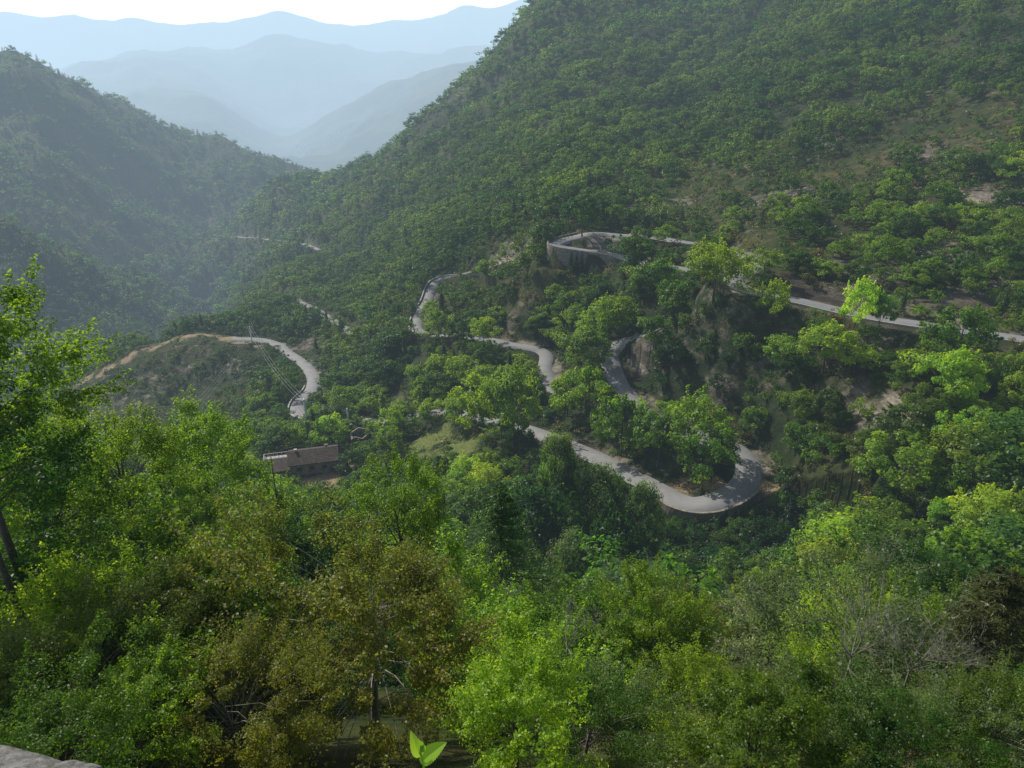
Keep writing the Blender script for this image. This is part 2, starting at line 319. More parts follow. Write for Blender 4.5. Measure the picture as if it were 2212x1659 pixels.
# ------------------------------------------------------------------ bare / dry / grass attributes
bare=np.zeros(Z.shape); dry=np.zeros(Z.shape); grass=np.zeros(Z.shape)
bare=np.where(uphill,np.clip(1-(D-3)/8,0,1)*.42,bare)
Ug=np.broadcast_to(ug[None,:],Z.shape)
scr=np.clip((Ug-.12)/.15,0,1)*np.clip((Yg-100)/30,0,1)*np.clip((450-Yg)/150,0,1)
bare=np.maximum(bare,scr*(.25+.12*patch))
def blob(arr,px,py,Ym,r,val,an=1.0):
    p=hit(px,py,Ym); d=np.hypot(Xg-p.x,(Yg-p.y)*an); np.maximum(arr,val*np.exp(-(d/r)**2),out=arr)
for b_ in [(1090,560,230,12,.6),(1150,535,220,10,.6),(1400,455,230,16,.62),(1460,440,230,12,.5),(1110,680,200,9,.4),(1750,640,140,12,.6),(1850,655,140,10,.55),(1950,690,130,14,.5),(2100,660,130,18,.6),
  (2150,600,140,16,.5),(960,450,350,16,.42),(950,520,350,18,.38),(890,270,600,45,.45),(850,320,600,35,.35),(1000,200,600,40,.32),(1930,885,90,8,.65),(1380,790,140,5,.55),(1820,850,100,7,.5),(1560,820,120,6,.45),
  (660,745,250,13,.55),(300,860,250,45,.34),(200,870,250,35,.34),(400,810,250,40,.34),(500,800,250,25,.32),(600,800,220,10,.45),(2090,430,150,30,.5),(2000,330,150,25,.42),(1850,580,150,22,.45),(1700,420,200,25,.42),(2000,560,150,20,.5),(1330,520,205,8,.5),(450,480,900,30,.35),(1290,530,205,7,.6)]: blob(bare,*b_)
for px,py in [(130,848),(180,822),(230,797),(280,772),(330,752),(370,735),(410,724),(450,724),(490,730)]: blob(dry,px,py,270,8.0,.62)
for b_ in [(520,740,280,9,.55),(560,748,280,6,.5),(700,1035,140,7.5,.62),(735,1005,140,6,.52),(1480,1050,100,7,.55),(1540,1045,100,4,.6),(1655,1050,98,4,.6),(740,820,200,6,.55),(600,810,200,5,.4),(900,820,180,8,.25),(640,1062,120,3,.5)]: blob(dry,*b_)
for b_ in [(980,975,120,9,.7),(1030,1000,120,8,.6),(930,950,130,8,.7),(900,1000,125,8,.6),(700,1050,130,9,.6),(1900,900,90,5,.3),(840,880,170,8,.5)]: blob(grass,*b_)
# ------------------------------------------------------------------ terrain mesh
VV=np.stack([Xg,np.broadcast_to(Yg,Xg.shape),Z],-1).reshape(-1,3)
ii=np.arange(NL*NU).reshape(NL,NU); QQ=np.stack([ii[:-1,:-1],ii[:-1,1:],ii[1:,1:],ii[1:,:-1]],-1).reshape(-1,4)
me=quadmesh('terrain',VV,QQ,{'bare':bare.ravel(),'dry':dry.ravel(),'grass':grass.ravel()},True)
terr=link('terrain',me,M['hill']); tag(terr,'mountain valley ground with wooded slopes and rocky patches','hillside',kind='structure')
def ribbon(A_,off0,off1):
    T=np.gradient(A_[:,:2],axis=0); T/=np.linalg.norm(T,axis=1)[:,None]+1e-9; Nn=np.c_[-T[:,1],T[:,0]]
    L=np.r_[0,np.cumsum(np.linalg.norm(np.diff(A_[:,:2],axis=0),axis=1))]
    return np.c_[A_[:,:2]+Nn*off0,A_[:,2]],np.c_[A_[:,:2]+Nn*off1,A_[:,2]],L
vis=[]
for nme,w,A_ in roads:
    a,b,L=ribbon(A_,-w/2,w/2); n=len(A_)
    aw,bw_,_=ribbon(A_,-w/2-.5,w/2+.5)
    Vr=np.concatenate([aw-[0,0,.6],a+[0,0,.16],A_+[0,0,.22],b+[0,0,.16],bw_-[0,0,.6]]); Qr=[]
    for s_ in range(4):
        for k in range(n-1): Qr.append(((s_+1)*n+k,(s_+1)*n+k+1,s_*n+k+1,s_*n+k))
    o=link('road',quadmesh('road',Vr,Qr,None,True),M['asphalt']); tag(o,kind='structure')
def wall_along(name,label,A_,off,th,top,bot,mat,cat='wall'):
    a,b,L=ribbon(A_,off-th/2,off+th/2); mb=MB(); n=len(A_)
    for k in range(n-1):
        u0,u1=L[k],L[k+1]
        A0,A1,B0,B1=[Vector(q) for q in (a[k],a[k+1],b[k],b[k+1])]
        up=Vector((0,0,top)); dn=Vector((0,0,bot))
        mb.face([B0+dn,B1+dn,B1+up,B0+up],[(u0,bot),(u1,bot),(u1,top),(u0,top)])
        mb.face([A1+dn,A0+dn,A0+up,A1+up],[(u1,bot),(u0,bot),(u0,top),(u1,top)])
        mb.face([A0+up,B0+up,B1+up,A1+up],[(u0,0),(u0,th),(u1,th),(u1,0)])
    for k,f in ((0,1),(n-1,-1)):
        A0,B0=Vector(a[k]),Vector(b[k]); up=Vector((0,0,top)); dn=Vector((0,0,bot)); mb.face([A0+dn,B0+dn,B0+up,A0+up][::f],[(0,bot),(th,bot),(th,top),(0,top)])
    return tag(mb.build(name,mat),label,cat)
wall_along('retaining_wall','tall curved stone retaining wall carrying the upper hairpin bend',RB[kb0:kb1+1],sB*(4.8/2+.6),.5,.75,-9,M['stone'])
wall_along('retaining_wall','low stone retaining wall under the outside of the lower hairpin bend',RE[ke0:ke1+1],sE*(4.9/2+.6),.5,.35,-5,M['stone'])
RC=roads[2][2]; kc0=nearest(RC,hit(990,596,240)); kc1=nearest(RC,hit(915,660,225))
wall_along('parapet_wall','low pale parapet curving beside the middle road left of the rock cutting',RC[kc0:kc1+1],side_out(RC,kc0,kc1)*2.6,.4,.8,-2,M['concrete'])
kc0=nearest(RC,hit(905,688,205)); kc1=nearest(RC,hit(925,727,190))
wall_along('parapet_wall','short pale parapet at the tight bend above the two poplars',RC[kc0:kc1+1],side_out(RC,kc0,kc1)*2.6,.4,.8,-2,M['concrete'])
kg0=nearest(RE,hit(690,905,170)); kg1=nearest(RE,hit(674,835,200))
wall_along('parapet_wall','low stone parapet on the outside of the bend above the farmhouse',RE[kg0:kg1+1],side_out(RE,kg0,kg1)*3.0,.4,.8,-2,M['concrete'])
RA=roads[0][2]; ka0=nearest(RA,hit(2240,742,100)); ka1=nearest(RA,hit(1590,606,120))
T=RA[41]-RA[40]; sd=1 if (-T[0])>0 else -1
wall_along('kerb','pale stone kerb along the valley edge of the right upper road',RA[ka0:ka1+1],sd*2.5,.3,.38,-1.5,M['concrete'],'kerb')
visroad=[(RA,nearest(RA,hit(2230,742,100)),nearest(RA,hit(1590,592,130))),(RB,nearest(RB,hit(1345,512,205)),nearest(RB,hit(1325,558,205))),
 (RC,nearest(RC,hit(1005,591,240)),nearest(RC,hit(930,632,230))),(RC,nearest(RC,hit(903,704,205)),nearest(RC,hit(900,716,200))),(RC,nearest(RC,hit(1085,734,180)),nearest(RC,hit(1176,795,165))),
 (RE,nearest(RE,hit(1350,740,150)),nearest(RE,hit(1322,815,135))),(RE,nearest(RE,hit(1622,1003,105)),nearest(RE,hit(1155,936,125))),
 (RE,nearest(RE,hit(645,893,180)),len(RE)-1),(roads[4][2],nearest(roads[4][2],hit(640,651,350)),nearest(roads[4][2],hit(715,690,320)))]
for A_,k0,k1 in visroad:
    for k in range(min(k0,k1),max(k0,k1)+1,2):
        x,y,z=A_[k]; vis.append((x/y,z/y,y-2))
        for dz_ in (-2.2,2.2): vis.append((x/(y+dz_),z/(y+dz_),y-4))
for k in range(kb0,kb1,3):
    x,y,z=RB[k]
    for dz_ in (-2,-4,-6): vis.append((x/(y-3),(z+dz_)/(y-3),y-5))
for k in range(ke0,ke1,3):
    x,y,z=RE[k]; vis.append((x/(y-3),(z-2.0)/(y-3),y-5))
for px in range(570,745,12):
    for py in range(940,1036,12): vis.append((*US(px,py),150))
for py in range(860,950,8):
    vis.append((*US(664,py),170)); vis.append((*US(672,py),170))
    if py>878: vis.append((*US(755,py),185)); vis.append((*US(750,py),185))
for px,py in [(760,935),(775,935),(790,935),(765,948),(780,948),(795,950)]: vis.append((*US(px,py),180))
for px,py in [(740,1010),(740,1030),(700,1050),(690,1045),(655,1045),(730,1050),(760,1000),(970,975),(1000,990),(950,960),(1020,1000),(920,960),(900,990)]: vis.append((*US(px,py),min(150,125 if px>900 else 150)))
for px in range(110,540,25):
    for py in range(725,920,25):
        if py> 905-px*.45: vis.append((*US(px,py),300))
for x0,x1,y0,y1,Yv,st in ((560,960,1230,1560,11,60),(1060,1100,1060,1300,29,30),(1580,1690,1335,1430,42,30),(1390,1500,1300,1460,15.5,35),(1800,2050,1370,1540,12.5,50),(2140,2212,1260,1440,12.5,40),(820,900,1075,1200,21,30),(590,610,1000,1200,29,20)):
    for px in range(x0,x1+1,st):
        for py in range(y0,y1+1,st): vis.append((*US(px,py),Yv))
vis=np.array(vis)
visU,visS,visY=vis.T
def blocks(x,y,zb,r,h):
    if y>400: return False
    u=x/y; ru=r*.95/y; s0=(zb)/y; s1=(zb+h)/y
    return bool(np.any((visY>y)&(np.abs(visU-u)<ru)&(visS>s0)&(visS<s1)))
# ------------------------------------------------------------------ foliage meshes
def leafmesh(name,pos,nor,size,asp,r,tint,droop=0.0,tang=None):
    n=len(pos); nor=nor/(np.linalg.norm(nor,axis=1)[:,None]+1e-9)
    a=r.normal(size=(n,3)) if tang is None else tang+r.normal(size=(n,3))*.25
    t=a-(a*nor).sum(1)[:,None]*nor; t/=np.linalg.norm(t,axis=1)[:,None]+1e-9; b=np.cross(nor,t)
    L=(size*(.7+.6*r.random(n)))[:,None]; Wd=L*asp
    v0=pos-t*L*.5; v2=pos+t*L*.5; v1=pos+b*Wd*.5+nor*Wd*.18-t*L*.05; v3=pos-b*Wd*.5+nor*Wd*.18-t*L*.05
    Vv=np.stack([v0,v1,v2,v3],1).reshape(-1,3); Qv=np.arange(4*n).reshape(n,4)
    return quadmesh(name,Vv,Qv,{'tint':np.repeat(tint,4)})
def unit(r,n):
    v=r.normal(size=(n,3)); return v/np.linalg.norm(v,axis=1)[:,None]
def crown_pts(seed,H,R,zc,Rz,nc,nl,cr,low=-.5,shell=.5,irr=.25,sprays=0,spl=1.0):
    r=np.random.default_rng(seed)
    d=unit(r,nc*3); d=d[d[:,2]>low][:nc]; nc=len(d)
    lob=unit(r,7); amp=r.random(7)*irr*2
    f=1+sum(amp[k]*np.clip((d@lob[k])-.55,0,1)*2.2 for k in range(7))-irr*.35
    rad=(shell+(1-shell)*r.random(nc)**.6)*f
    c=d*rad[:,None]*np.array([R,R,Rz])+np.array([0,0,zc])
    crr=cr*(.6+.8*r.random(nc))
    k=r.integers(0,nc,nl); dl=unit(r,nl); rr=(.35+.65*r.random(nl)**.5)
    pos=c[k]+dl*(crr[k]*rr)[:,None]*np.array([1,1,.72])
    out=(pos-np.array([0,0,zc-.3*Rz]))/np.array([R,R,Rz]); out/=np.linalg.norm(out,axis=1)[:,None]+1e-9
    nor=dl*.7+out*.5+np.array([0,0,.45])+r.normal(size=(nl,3))*.45
    tint=np.clip(r.random(nc)[k]*.6+r.random(nl)*.5-.05,0,1)
    if sprays:
        base=c[r.integers(0,nc,sprays)]; dv=(base-np.array([0,0,zc-.2*Rz])); dv/=np.linalg.norm(dv,axis=1)[:,None]; dv=dv+r.normal(size=(sprays,3))*.35+np.array([0,0,.5]); dv/=np.linalg.norm(dv,axis=1)[:,None]
        m_=26; tt=np.tile(np.linspace(.2,1,m_),sprays); kk=np.repeat(np.arange(sprays),m_); ln=(spl*(.5+.9*r.random(sprays)))[kk]
        pp=base[kk]+dv[kk]*(cr*.6+ln*tt)[:,None]+r.normal(size=(len(kk),3))*.09*spl; pp[:,2]-=(tt**2)*.12*ln
        pos=np.r_[pos,pp]; nor=np.r_[nor,r.normal(size=(len(kk),3))*.5+np.array([0,0,.8])]; tint=np.r_[tint,np.clip(.75+.3*r.random(len(kk)),0,1)]
        return r,pos,nor,tint,c,(base,dv,spl)
    return r,pos,nor,tint,c,None
def broad(name,seed,H,R,nc,nl,cr,leaf,mat,asp=.6,low=-.45,zc=None,Rz=None,nlimb=14,sides=6,sprays=0,spl=1.0,irr=.25,shell=.5,bark='bark',ext=1.2,twig=.012):
    zc=zc or H*.58; Rz=Rz or H*.42
    r,pos,nor,tint,c,sp=crown_pts(seed,H,R,zc,Rz,nc,nl,cr,low,shell,irr,sprays,spl)
    cm=leafmesh(name+'_crown',pos,nor,leaf,asp,r,tint); cm.materials.append(M[mat])
    mb=MB(); rt=H*.012+.03; top=Vector((r.normal()*.2,r.normal()*.2,zc+Rz*.5)); base=Vector((0,0,0))
    tp=[base.lerp(top,t)+Vector((r.normal(),r.normal(),0))*.05*H*.3*(t*(1-t)*2) for t in np.linspace(0,1,7)]; tp=[Vector((0,0,-ext))]+tp; mb.tube(tp,rt*1.35,rt*.25,sides+2)
    ks=r.choice(len(c),min(nlimb,len(c)),False)
    for k in ks:
        e=Vector(c[k]); t=.3+.55*r.random(); s0=base.lerp(top,t)
        if e.z<s0.z: s0=base.lerp(top,max(.3,t-.25))
        mid=s0.lerp(e,.5)+Vector((0,0,(e-s0).length*.12)); rr=rt*(.42-.3*t)
        mb.tube([s0,s0.lerp(mid,.55),mid,mid.lerp(e,.5)+Vector((0,0,.01*H)),e],rr,rr*.2,max(4,sides-1))
    if sp is not None:
        for k in range(0,len(sp[0]),1):
            e0=Vector(sp[0][k]); dv=Vector(sp[1][k]); mb.tube([e0,e0+dv*spl*.7,e0+dv*spl*1.25-Vector((0,0,.08*spl))],twig,.004,3)
    tm=mb.mesh(name+'_trunk',True); tm.materials.append(M[bark]); return dict(H=H,R=R,crown=cm,trunk=tm)
def fir(name,seed,H,R,nw,nb,per,leaf,mat,asp=.35,droop=.12,taper=.9,ext=1):
    r=np.random.default_rng(seed); pos=[];nor=[];tn=[];tg=[]; mb=MB(); mb.tube([(0,0,-ext),(0,0,H*.5),(0,0,H)],H*.012+.03,.01,6)
    for w in range(nw):
        f=(w+.5)/nw; z=H*(.1+.9*f); rb=R*(1-f)**taper*(.8+.35*r.random())+.12
        for k in range(nb):
            a=2*math.pi*(k+r.random()*.8)/nb; L=rb*(.7+.45*r.random()); dx,dy=math.cos(a),math.sin(a)
            t=r.random(per)**.7; lat=r.normal(size=per)*.22*L*(1-t*.6); dz=L*(.12*t-droop*2*t*t)+r.normal(size=per)*.05*L
            pos.append(np.c_[dx*L*t-dy*lat,dy*L*t+dx*lat,z+dz]); nor.append(np.c_[dx*.15+r.normal(size=per)*.35,dy*.15+r.normal(size=per)*.35,np.full(per,.8)])
            sgn=np.sign(lat); tg.append(np.c_[dx*.8-dy*sgn*.6,dy*.8+dx*sgn*.6,np.zeros(per)]); tn.append(np.full(per,r.random())*.5+r.random(per)*.5)
            if per>40: mb.tube([(0,0,z),(dx*L*.5,dy*L*.5,z+L*(.06-droop*.5)),(dx*L*.95,dy*L*.95,z+L*(.12-droop*2))],.012*L+.008,.005,4)
    cm=leafmesh(name+'_crown',np.concatenate(pos),np.concatenate(nor),leaf,asp,r,np.concatenate(tn),tang=np.concatenate(tg)); cm.materials.append(M[mat])
    tm=mb.mesh(name+'_trunk',True); tm.materials.append(M['bark']); return dict(H=H,R=R,crown=cm,trunk=tm)
def twiggy(name,seed,L0_,n0,depth=4):
    r=random.Random(seed); mb=MB()
    def grow(p,d,L,rad,dep):
        q=p+d*L*.5+Vector((r.gauss(0,.07),r.gauss(0,.07),r.gauss(0,.05)))*L; e=p+d*L; mb.tube([p,q,e],rad,rad*.55,4 if dep>2 else 3)
        if dep==0: return
        for k in range(r.choice((2,3,3))):
            nd=(d+Vector((r.gauss(0,.5),r.gauss(0,.5),r.gauss(.0,.35)))).normalized(); b_=p.lerp(e,r.uniform(.45,1)); grow(b_,nd,L*r.uniform(.55,.85),max(rad*.5,.0025),dep-1)
    for k in range(n0):
        d=Vector((r.gauss(0,.9),r.gauss(0,.9),.8)).normalized(); grow(Vector((0,0,0)),d,L0_,.016,depth)
    mb.tube([(0,0,-6),(0,0,0)],.05,.02,5); me=mb.mesh(name); me.materials.append(M['twig_grey']); return me
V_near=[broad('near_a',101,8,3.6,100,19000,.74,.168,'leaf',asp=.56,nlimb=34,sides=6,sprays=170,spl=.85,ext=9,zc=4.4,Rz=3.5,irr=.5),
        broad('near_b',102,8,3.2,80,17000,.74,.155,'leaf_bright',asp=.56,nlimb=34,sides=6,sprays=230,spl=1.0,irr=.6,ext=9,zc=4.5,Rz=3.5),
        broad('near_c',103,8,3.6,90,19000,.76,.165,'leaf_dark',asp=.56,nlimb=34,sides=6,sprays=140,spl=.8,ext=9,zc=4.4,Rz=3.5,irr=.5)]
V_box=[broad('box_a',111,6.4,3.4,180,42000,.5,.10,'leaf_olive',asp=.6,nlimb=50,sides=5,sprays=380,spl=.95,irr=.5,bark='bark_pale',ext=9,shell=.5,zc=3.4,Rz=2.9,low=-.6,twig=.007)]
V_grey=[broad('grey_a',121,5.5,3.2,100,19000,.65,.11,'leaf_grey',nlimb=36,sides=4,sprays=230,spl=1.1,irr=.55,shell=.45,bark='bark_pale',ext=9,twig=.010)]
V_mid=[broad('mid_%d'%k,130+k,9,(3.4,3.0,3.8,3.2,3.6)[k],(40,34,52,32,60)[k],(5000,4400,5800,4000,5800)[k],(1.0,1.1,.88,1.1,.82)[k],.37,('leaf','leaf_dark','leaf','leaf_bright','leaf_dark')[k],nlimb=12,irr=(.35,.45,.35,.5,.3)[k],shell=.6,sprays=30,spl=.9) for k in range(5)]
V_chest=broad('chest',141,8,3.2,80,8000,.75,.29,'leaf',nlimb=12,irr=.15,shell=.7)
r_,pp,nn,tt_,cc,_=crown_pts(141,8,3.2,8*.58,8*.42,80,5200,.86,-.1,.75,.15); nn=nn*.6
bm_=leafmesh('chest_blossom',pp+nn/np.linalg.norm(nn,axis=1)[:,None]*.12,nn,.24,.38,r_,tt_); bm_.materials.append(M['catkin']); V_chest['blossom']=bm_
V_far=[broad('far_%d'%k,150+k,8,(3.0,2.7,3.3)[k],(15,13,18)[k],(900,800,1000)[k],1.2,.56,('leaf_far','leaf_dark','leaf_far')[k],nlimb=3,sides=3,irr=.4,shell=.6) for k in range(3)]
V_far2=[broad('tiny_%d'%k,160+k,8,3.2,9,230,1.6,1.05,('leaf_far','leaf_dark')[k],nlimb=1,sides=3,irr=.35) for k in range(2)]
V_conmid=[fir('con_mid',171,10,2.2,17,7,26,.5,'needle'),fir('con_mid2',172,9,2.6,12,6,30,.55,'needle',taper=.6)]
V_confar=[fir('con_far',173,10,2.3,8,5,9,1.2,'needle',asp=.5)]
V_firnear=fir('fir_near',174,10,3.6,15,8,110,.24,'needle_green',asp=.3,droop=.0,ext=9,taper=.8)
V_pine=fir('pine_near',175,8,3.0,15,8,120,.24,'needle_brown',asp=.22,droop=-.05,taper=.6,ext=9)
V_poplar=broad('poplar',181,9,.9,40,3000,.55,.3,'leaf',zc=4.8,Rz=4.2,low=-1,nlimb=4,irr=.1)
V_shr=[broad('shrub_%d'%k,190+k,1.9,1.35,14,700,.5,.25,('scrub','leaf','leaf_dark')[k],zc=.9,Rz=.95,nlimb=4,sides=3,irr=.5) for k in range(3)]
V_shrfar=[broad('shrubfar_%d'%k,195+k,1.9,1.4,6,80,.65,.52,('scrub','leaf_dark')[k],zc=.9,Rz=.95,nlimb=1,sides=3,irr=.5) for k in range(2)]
# ------------------------------------------------------------------ trees as things
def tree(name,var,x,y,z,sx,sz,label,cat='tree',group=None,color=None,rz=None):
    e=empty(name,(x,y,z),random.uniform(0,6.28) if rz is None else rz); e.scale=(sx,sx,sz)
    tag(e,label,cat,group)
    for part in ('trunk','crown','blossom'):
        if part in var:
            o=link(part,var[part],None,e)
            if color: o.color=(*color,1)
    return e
placed=[]; sky_=[]
def byTop(name,var,px,pyt,Y,label,wide=None,group=None,color=None,cat='tree'):
    u,s=US(px,pyt); x=u*Y; zg=float(ground(x,Y))
    if Y<60:
        sc=wide/var['R']; placed.append((x,Y,wide*.6)); sky_.append((u,s,wide/Y,Y)); return tree(name,var,x,Y,s*Y-var['H']*sc*1.02,sc,sc,label,cat,group,color)
    h=s*Y-zg; sz=h/(var['H']*1.02); sx=wide/var['R'] if wide else sz
    placed.append((x,Y,(wide or var['R']*sz)*.6)); return tree(name,var,x,Y,zg,sx,sz,label,cat,group,color)
def byBase(name,var,px,pyb,Ym,h,label,wide=None,group=None,color=None,cat='tree'):
    p=hit(px,pyb,Ym); sz=h/var['H']; sx=wide/var['R'] if wide else sz; zg=float(ground(p.x,p.y))
    placed.append((p.x,p.y,(wide or var['R']*sz)*.7)); return tree(name,var,p.x,p.y,zg-.1,sx,sz,label,cat,group,color)
n0,n1_,n2_=V_near; bx=V_box[0]; gy=V_grey[0]; m0,m1,m2,m3,m4=V_mid
BT='broadleaf_tree'
byTop(BT,n0,-175,655,14,'leafy tree whose branches rise highest at the left edge of the view',2.2)
byTop(BT,n2_,-120,900,12.5,'dark tree at the left edge just under the highest branches',1.7)
byTop(BT,n0,30,925,17,'green foreground tree below the highest branches at the left edge',2.2)
byTop(BT,n1_,232,912,21,'slender bright tree top in the left foreground with upright shoots',1.8)
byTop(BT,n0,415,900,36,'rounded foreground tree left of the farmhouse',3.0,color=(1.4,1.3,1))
byTop(BT,n2_,130,1050,27,'dark foreground tree behind the slender bright one',3.0)
byTop(BT,n0,330,1040,27,'mid green foreground tree just below the rounded one by the cable',2.5)
byTop(BT,n1_,520,1095,36,'light green foreground tree directly below the farmhouse gable',2.8)
byTop(BT,n2_,640,1140,30,'dark leafy foreground tree beside the bare dead stem',2.6)
byTop(BT,n1_,862,1050,22,'tall bright tree with pointed shoots in the centre foreground',1.6,color=(1.2,1.15,.9))
byTop(BT,n0,760,1155,30,'green tree just left of the tall bright central tree',2.7)
byTop(BT,n0,480,1190,19,'broad green tree in the lower left foreground thicket',2.4)
byTop(BT,n2_,300,1230,14,'dark green tree in the lower left thicket',1.9)  # uses the dark leaf material
byTop(BT,n0,170,1240,12,'light green tree in the lower left thicket',1.7,color=(1.4,1.3,1))  # crown colour multiplied to a lighter green
byTop(BT,n2_,20,1160,14,'dark green tree at the left edge below the green one',2.0)
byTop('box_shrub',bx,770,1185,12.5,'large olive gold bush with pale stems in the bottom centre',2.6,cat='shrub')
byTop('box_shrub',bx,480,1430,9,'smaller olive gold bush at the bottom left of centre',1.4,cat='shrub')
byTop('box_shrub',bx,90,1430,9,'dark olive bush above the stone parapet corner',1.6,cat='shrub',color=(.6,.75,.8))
byTop('fir_tree',V_firnear,1080,1035,31,'lone light green fir with level branches in the centre foreground',2.9)
byTop(BT,n2_,1230,1330,24,'dark tree behind the grey green foliage at bottom centre',2.5)
byTop(BT,n1_,1440,1290,16.5,'bright young tree with pale shoots right of bottom centre',1.4)
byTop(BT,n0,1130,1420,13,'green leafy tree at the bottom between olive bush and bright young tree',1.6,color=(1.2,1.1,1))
byTop(BT,n1_,1560,1480,11,'light green sapling at the bottom right of centre',1.1)
byTop('grey_shrub',gy,1270,1500,10,'grey green twiggy shrub at the bottom centre',1.3,cat='shrub',color=(.8,1,.6))
byTop('grey_shrub',gy,1920,1340,13.5,'large grey green shrub with bare twigs at the lower right',2.5,cat='shrub')
byTop('grey_shrub',gy,1720,1560,9,'low grey green shrub at the bottom edge on the right',1.2,cat='shrub',color=(.8,1,.6))
byTop('grey_shrub',gy,2060,1540,8.5,'grey green shrub filling the bottom right corner',1.4,cat='shrub',color=(.75,.9,.6))
byTop('box_shrub',bx,2210,1500,8.5,'dark green bush under the pine in the bottom right corner',1.4,cat='shrub',color=(.55,.8,.6))
byTop('pine_tree',V_pine,2190,1230,13.5,'dark brownish green pine at the lower right corner',2.0)
byTop(BT,n2_,2060,1200,30,'dark tree behind the pine at the lower right',2.9)
byTop(BT,n0,1820,1280,34,'green tree behind the large twiggy grey shrub',3.0)
for px,py,Y,L_,sd_,lb in ((1880,1270,11.5,.85,1,'bare grey twigs rising out of the large grey green shrub'),(2010,1310,10.5,.75,2,'bare pale twigs beside the pine at the lower right'),(1230,1290,13,.7,3,'bare grey twigs above the shrub at the bottom centre'),(400,1420,9.5,.65,4,'bare stems beside the smaller olive gold bush')):
    u,s=US(px,py); e=empty('bare_shrub',(u*Y,Y,s*Y-L_*2.3)); tag(e,lb,'shrub'); link('branches',twiggy('twigs',sd_,L_,8),None,e)
CH='chestnut_tree'
byTop(CH,V_chest,1630,1315,44,'cream flowering chestnut alone in the dark lower right woods',2.7)
byTop(CH,V_chest,1240,1150,78,'cream flowering chestnut in the centre below the others',3.1)
byTop(CH,V_chest,1212,932,101,'round cream flowering chestnut standing beside the lower road',3.2)
byTop(CH,V_chest,1300,1000,97,'cream topped chestnut second from the left below the lower road',3.5)
byTop(CH,V_chest,1390,1040,93,'cream topped chestnut nearest the lower hairpin wall',2.9)
byTop(BT,m1,1160,1040,92,'dark round tree left of the cream chestnuts',4.4)
byTop(BT,m4,1330,1110,84,'dark dense tree in front of the cream chestnuts',4.4)
byTop(BT,m2,1060,1110,88,'wide dark green tree right behind the lone fir',4.2)
byBase(BT,m1,1257,512,200,13,'lone dark tree on the inside of the walled upper hairpin',5.2,color=(1.3,1.3,1))
byBase(BT,m3,1540,650,130,13.5,'big yellow green tree beside the start of the right upper road',5.6,color=(1.1,1.05,1))
byBase(BT,m2,1650,598,140,6.5,'low round tree hiding the bend where the right upper road begins',3.2)
byBase(BT,m0,1610,592,150,4.5,'small bushy tree at the bend where the right upper road begins',2.0)
byBase(BT,m0,1662,700,120,10,'green tree in front of the right upper road near its bend',3.0,color=(1.2,1.1,1))
byBase(BT,m0,1840,730,110,12.5,'tall pale green tree in front of the right upper road',3.0,color=(1.3,1.35,1.6))
byBase(BT,m4,1895,720,110,9,'smaller pale tree touching the tall one in front of the upper road',2.4,color=(1.6,1.6,1.6))
byBase(BT,m1,2040,830,100,14.5,'dark tall tree in front of the upper road at the right',4.2)
for px,pyb,h,wd,lb,v_ in [(1340,985,14.5,4.8,'left dark tree of the clump inside the lower hairpin',m0),(1420,1010,14.5,5.2,'second tree of the clump inside the lower hairpin',m2),(1490,1020,17,5.2,'tallest bright tree of the clump inside the lower hairpin',m3),(1535,1042,13,4.3,'nearest tree of the clump beside the tip of the lower hairpin',m2)]:
    byBase(BT,v_,px,pyb,100,h,lb,wd,color=(1.35,1.25,1.0))
byBase(BT,m2,1045,948,120,17,'left big tree of the pair left of the lower road',5.4,color=(1.15,1.1,1))
byBase(BT,m0,1110,955,120,19,'right big tree of the pair left of the lower road',5.6,color=(1.3,1.2,1))
byBase(BT,m2,1085,962,118,6.5,'low bushy tree at the foot of the big pair left of the lower road',3.6,color=(1.1,1.1,1))
byBase(BT,m4,1130,968,115,5,'low dark bushy tree where the lower road emerges from the trees',2.4)
byBase(BT,m2,1265,920,130,15.5,'large tree between the two descending road pieces',5.2,color=(1.3,1.25,1))
byBase(BT,m0,1225,900,140,11,'tree just left of the large one between the road pieces',4.0)
byBase(BT,m0,1300,740,160,12,'tree above the small road piece in the centre',4.6,color=(1.4,1.3,1))
byBase(BT,m3,1330,720,165,11,'light tree topping the strip above the small road piece',4.2,color=(1.1,1.1,1))
byBase(BT,m0,1240,720,170,9,'smaller tree left of the strip above the small road piece',3.6,color=(1.3,1.2,1))
byBase(BT,m0,1415,755,145,9,'tree covering the upper end of the small road piece in the centre',3.6,color=(1.2,1.1,1))
byBase(BT,m0,1420,650,170,12,'tree right of the retaining wall of the upper hairpin',4.8,color=(1.4,1.25,1))
byBase(BT,m2,1460,700,150,12,'tree below the one right of the retaining wall',4.6,color=(1.3,1.2,1))
byBase(BT,m1,1370,600,190,12,'dark tree at the right end of the tall retaining wall',4.6)
byBase(BT,m1,860,700,240,9,'dark narrow tree above the two poplars',2.6)
byBase(BT,m0,948,735,180,11,'tree in front of the tight bend of the middle road',3.4)
byBase(BT,m4,990,748,180,10,'dense tree hiding the middle road right of its tight bend',4.0)
byBase(BT,m2,1045,745,180,9,'round tree in front of the middle road above the big pair',3.8,color=(1.2,1.15,1))
byBase(BT,m0,930,692,215,8,'round tree between the two bends of the middle road',3.0,color=(1.3,1.2,1))
byBase(BT,m2,1050,606,230,8,'round tree where the middle road vanishes under the rock cutting',3.6)
byBase(BT,m1,1030,722,195,9,'dark tree above the middle road',4.0)
byBase(BT,m0,1000,918,140,8,'low tree hiding the lower road left of the big pair',4.2,color=(1.3,1.2,1))
byBase(BT,m2,930,915,145,7,'low tree hiding the far end of the lower road',3.4,color=(1.3,1.2,1))
byBase('poplar_tree',V_poplar,905,892,160,10,'right dark poplar of the two slim poplars')
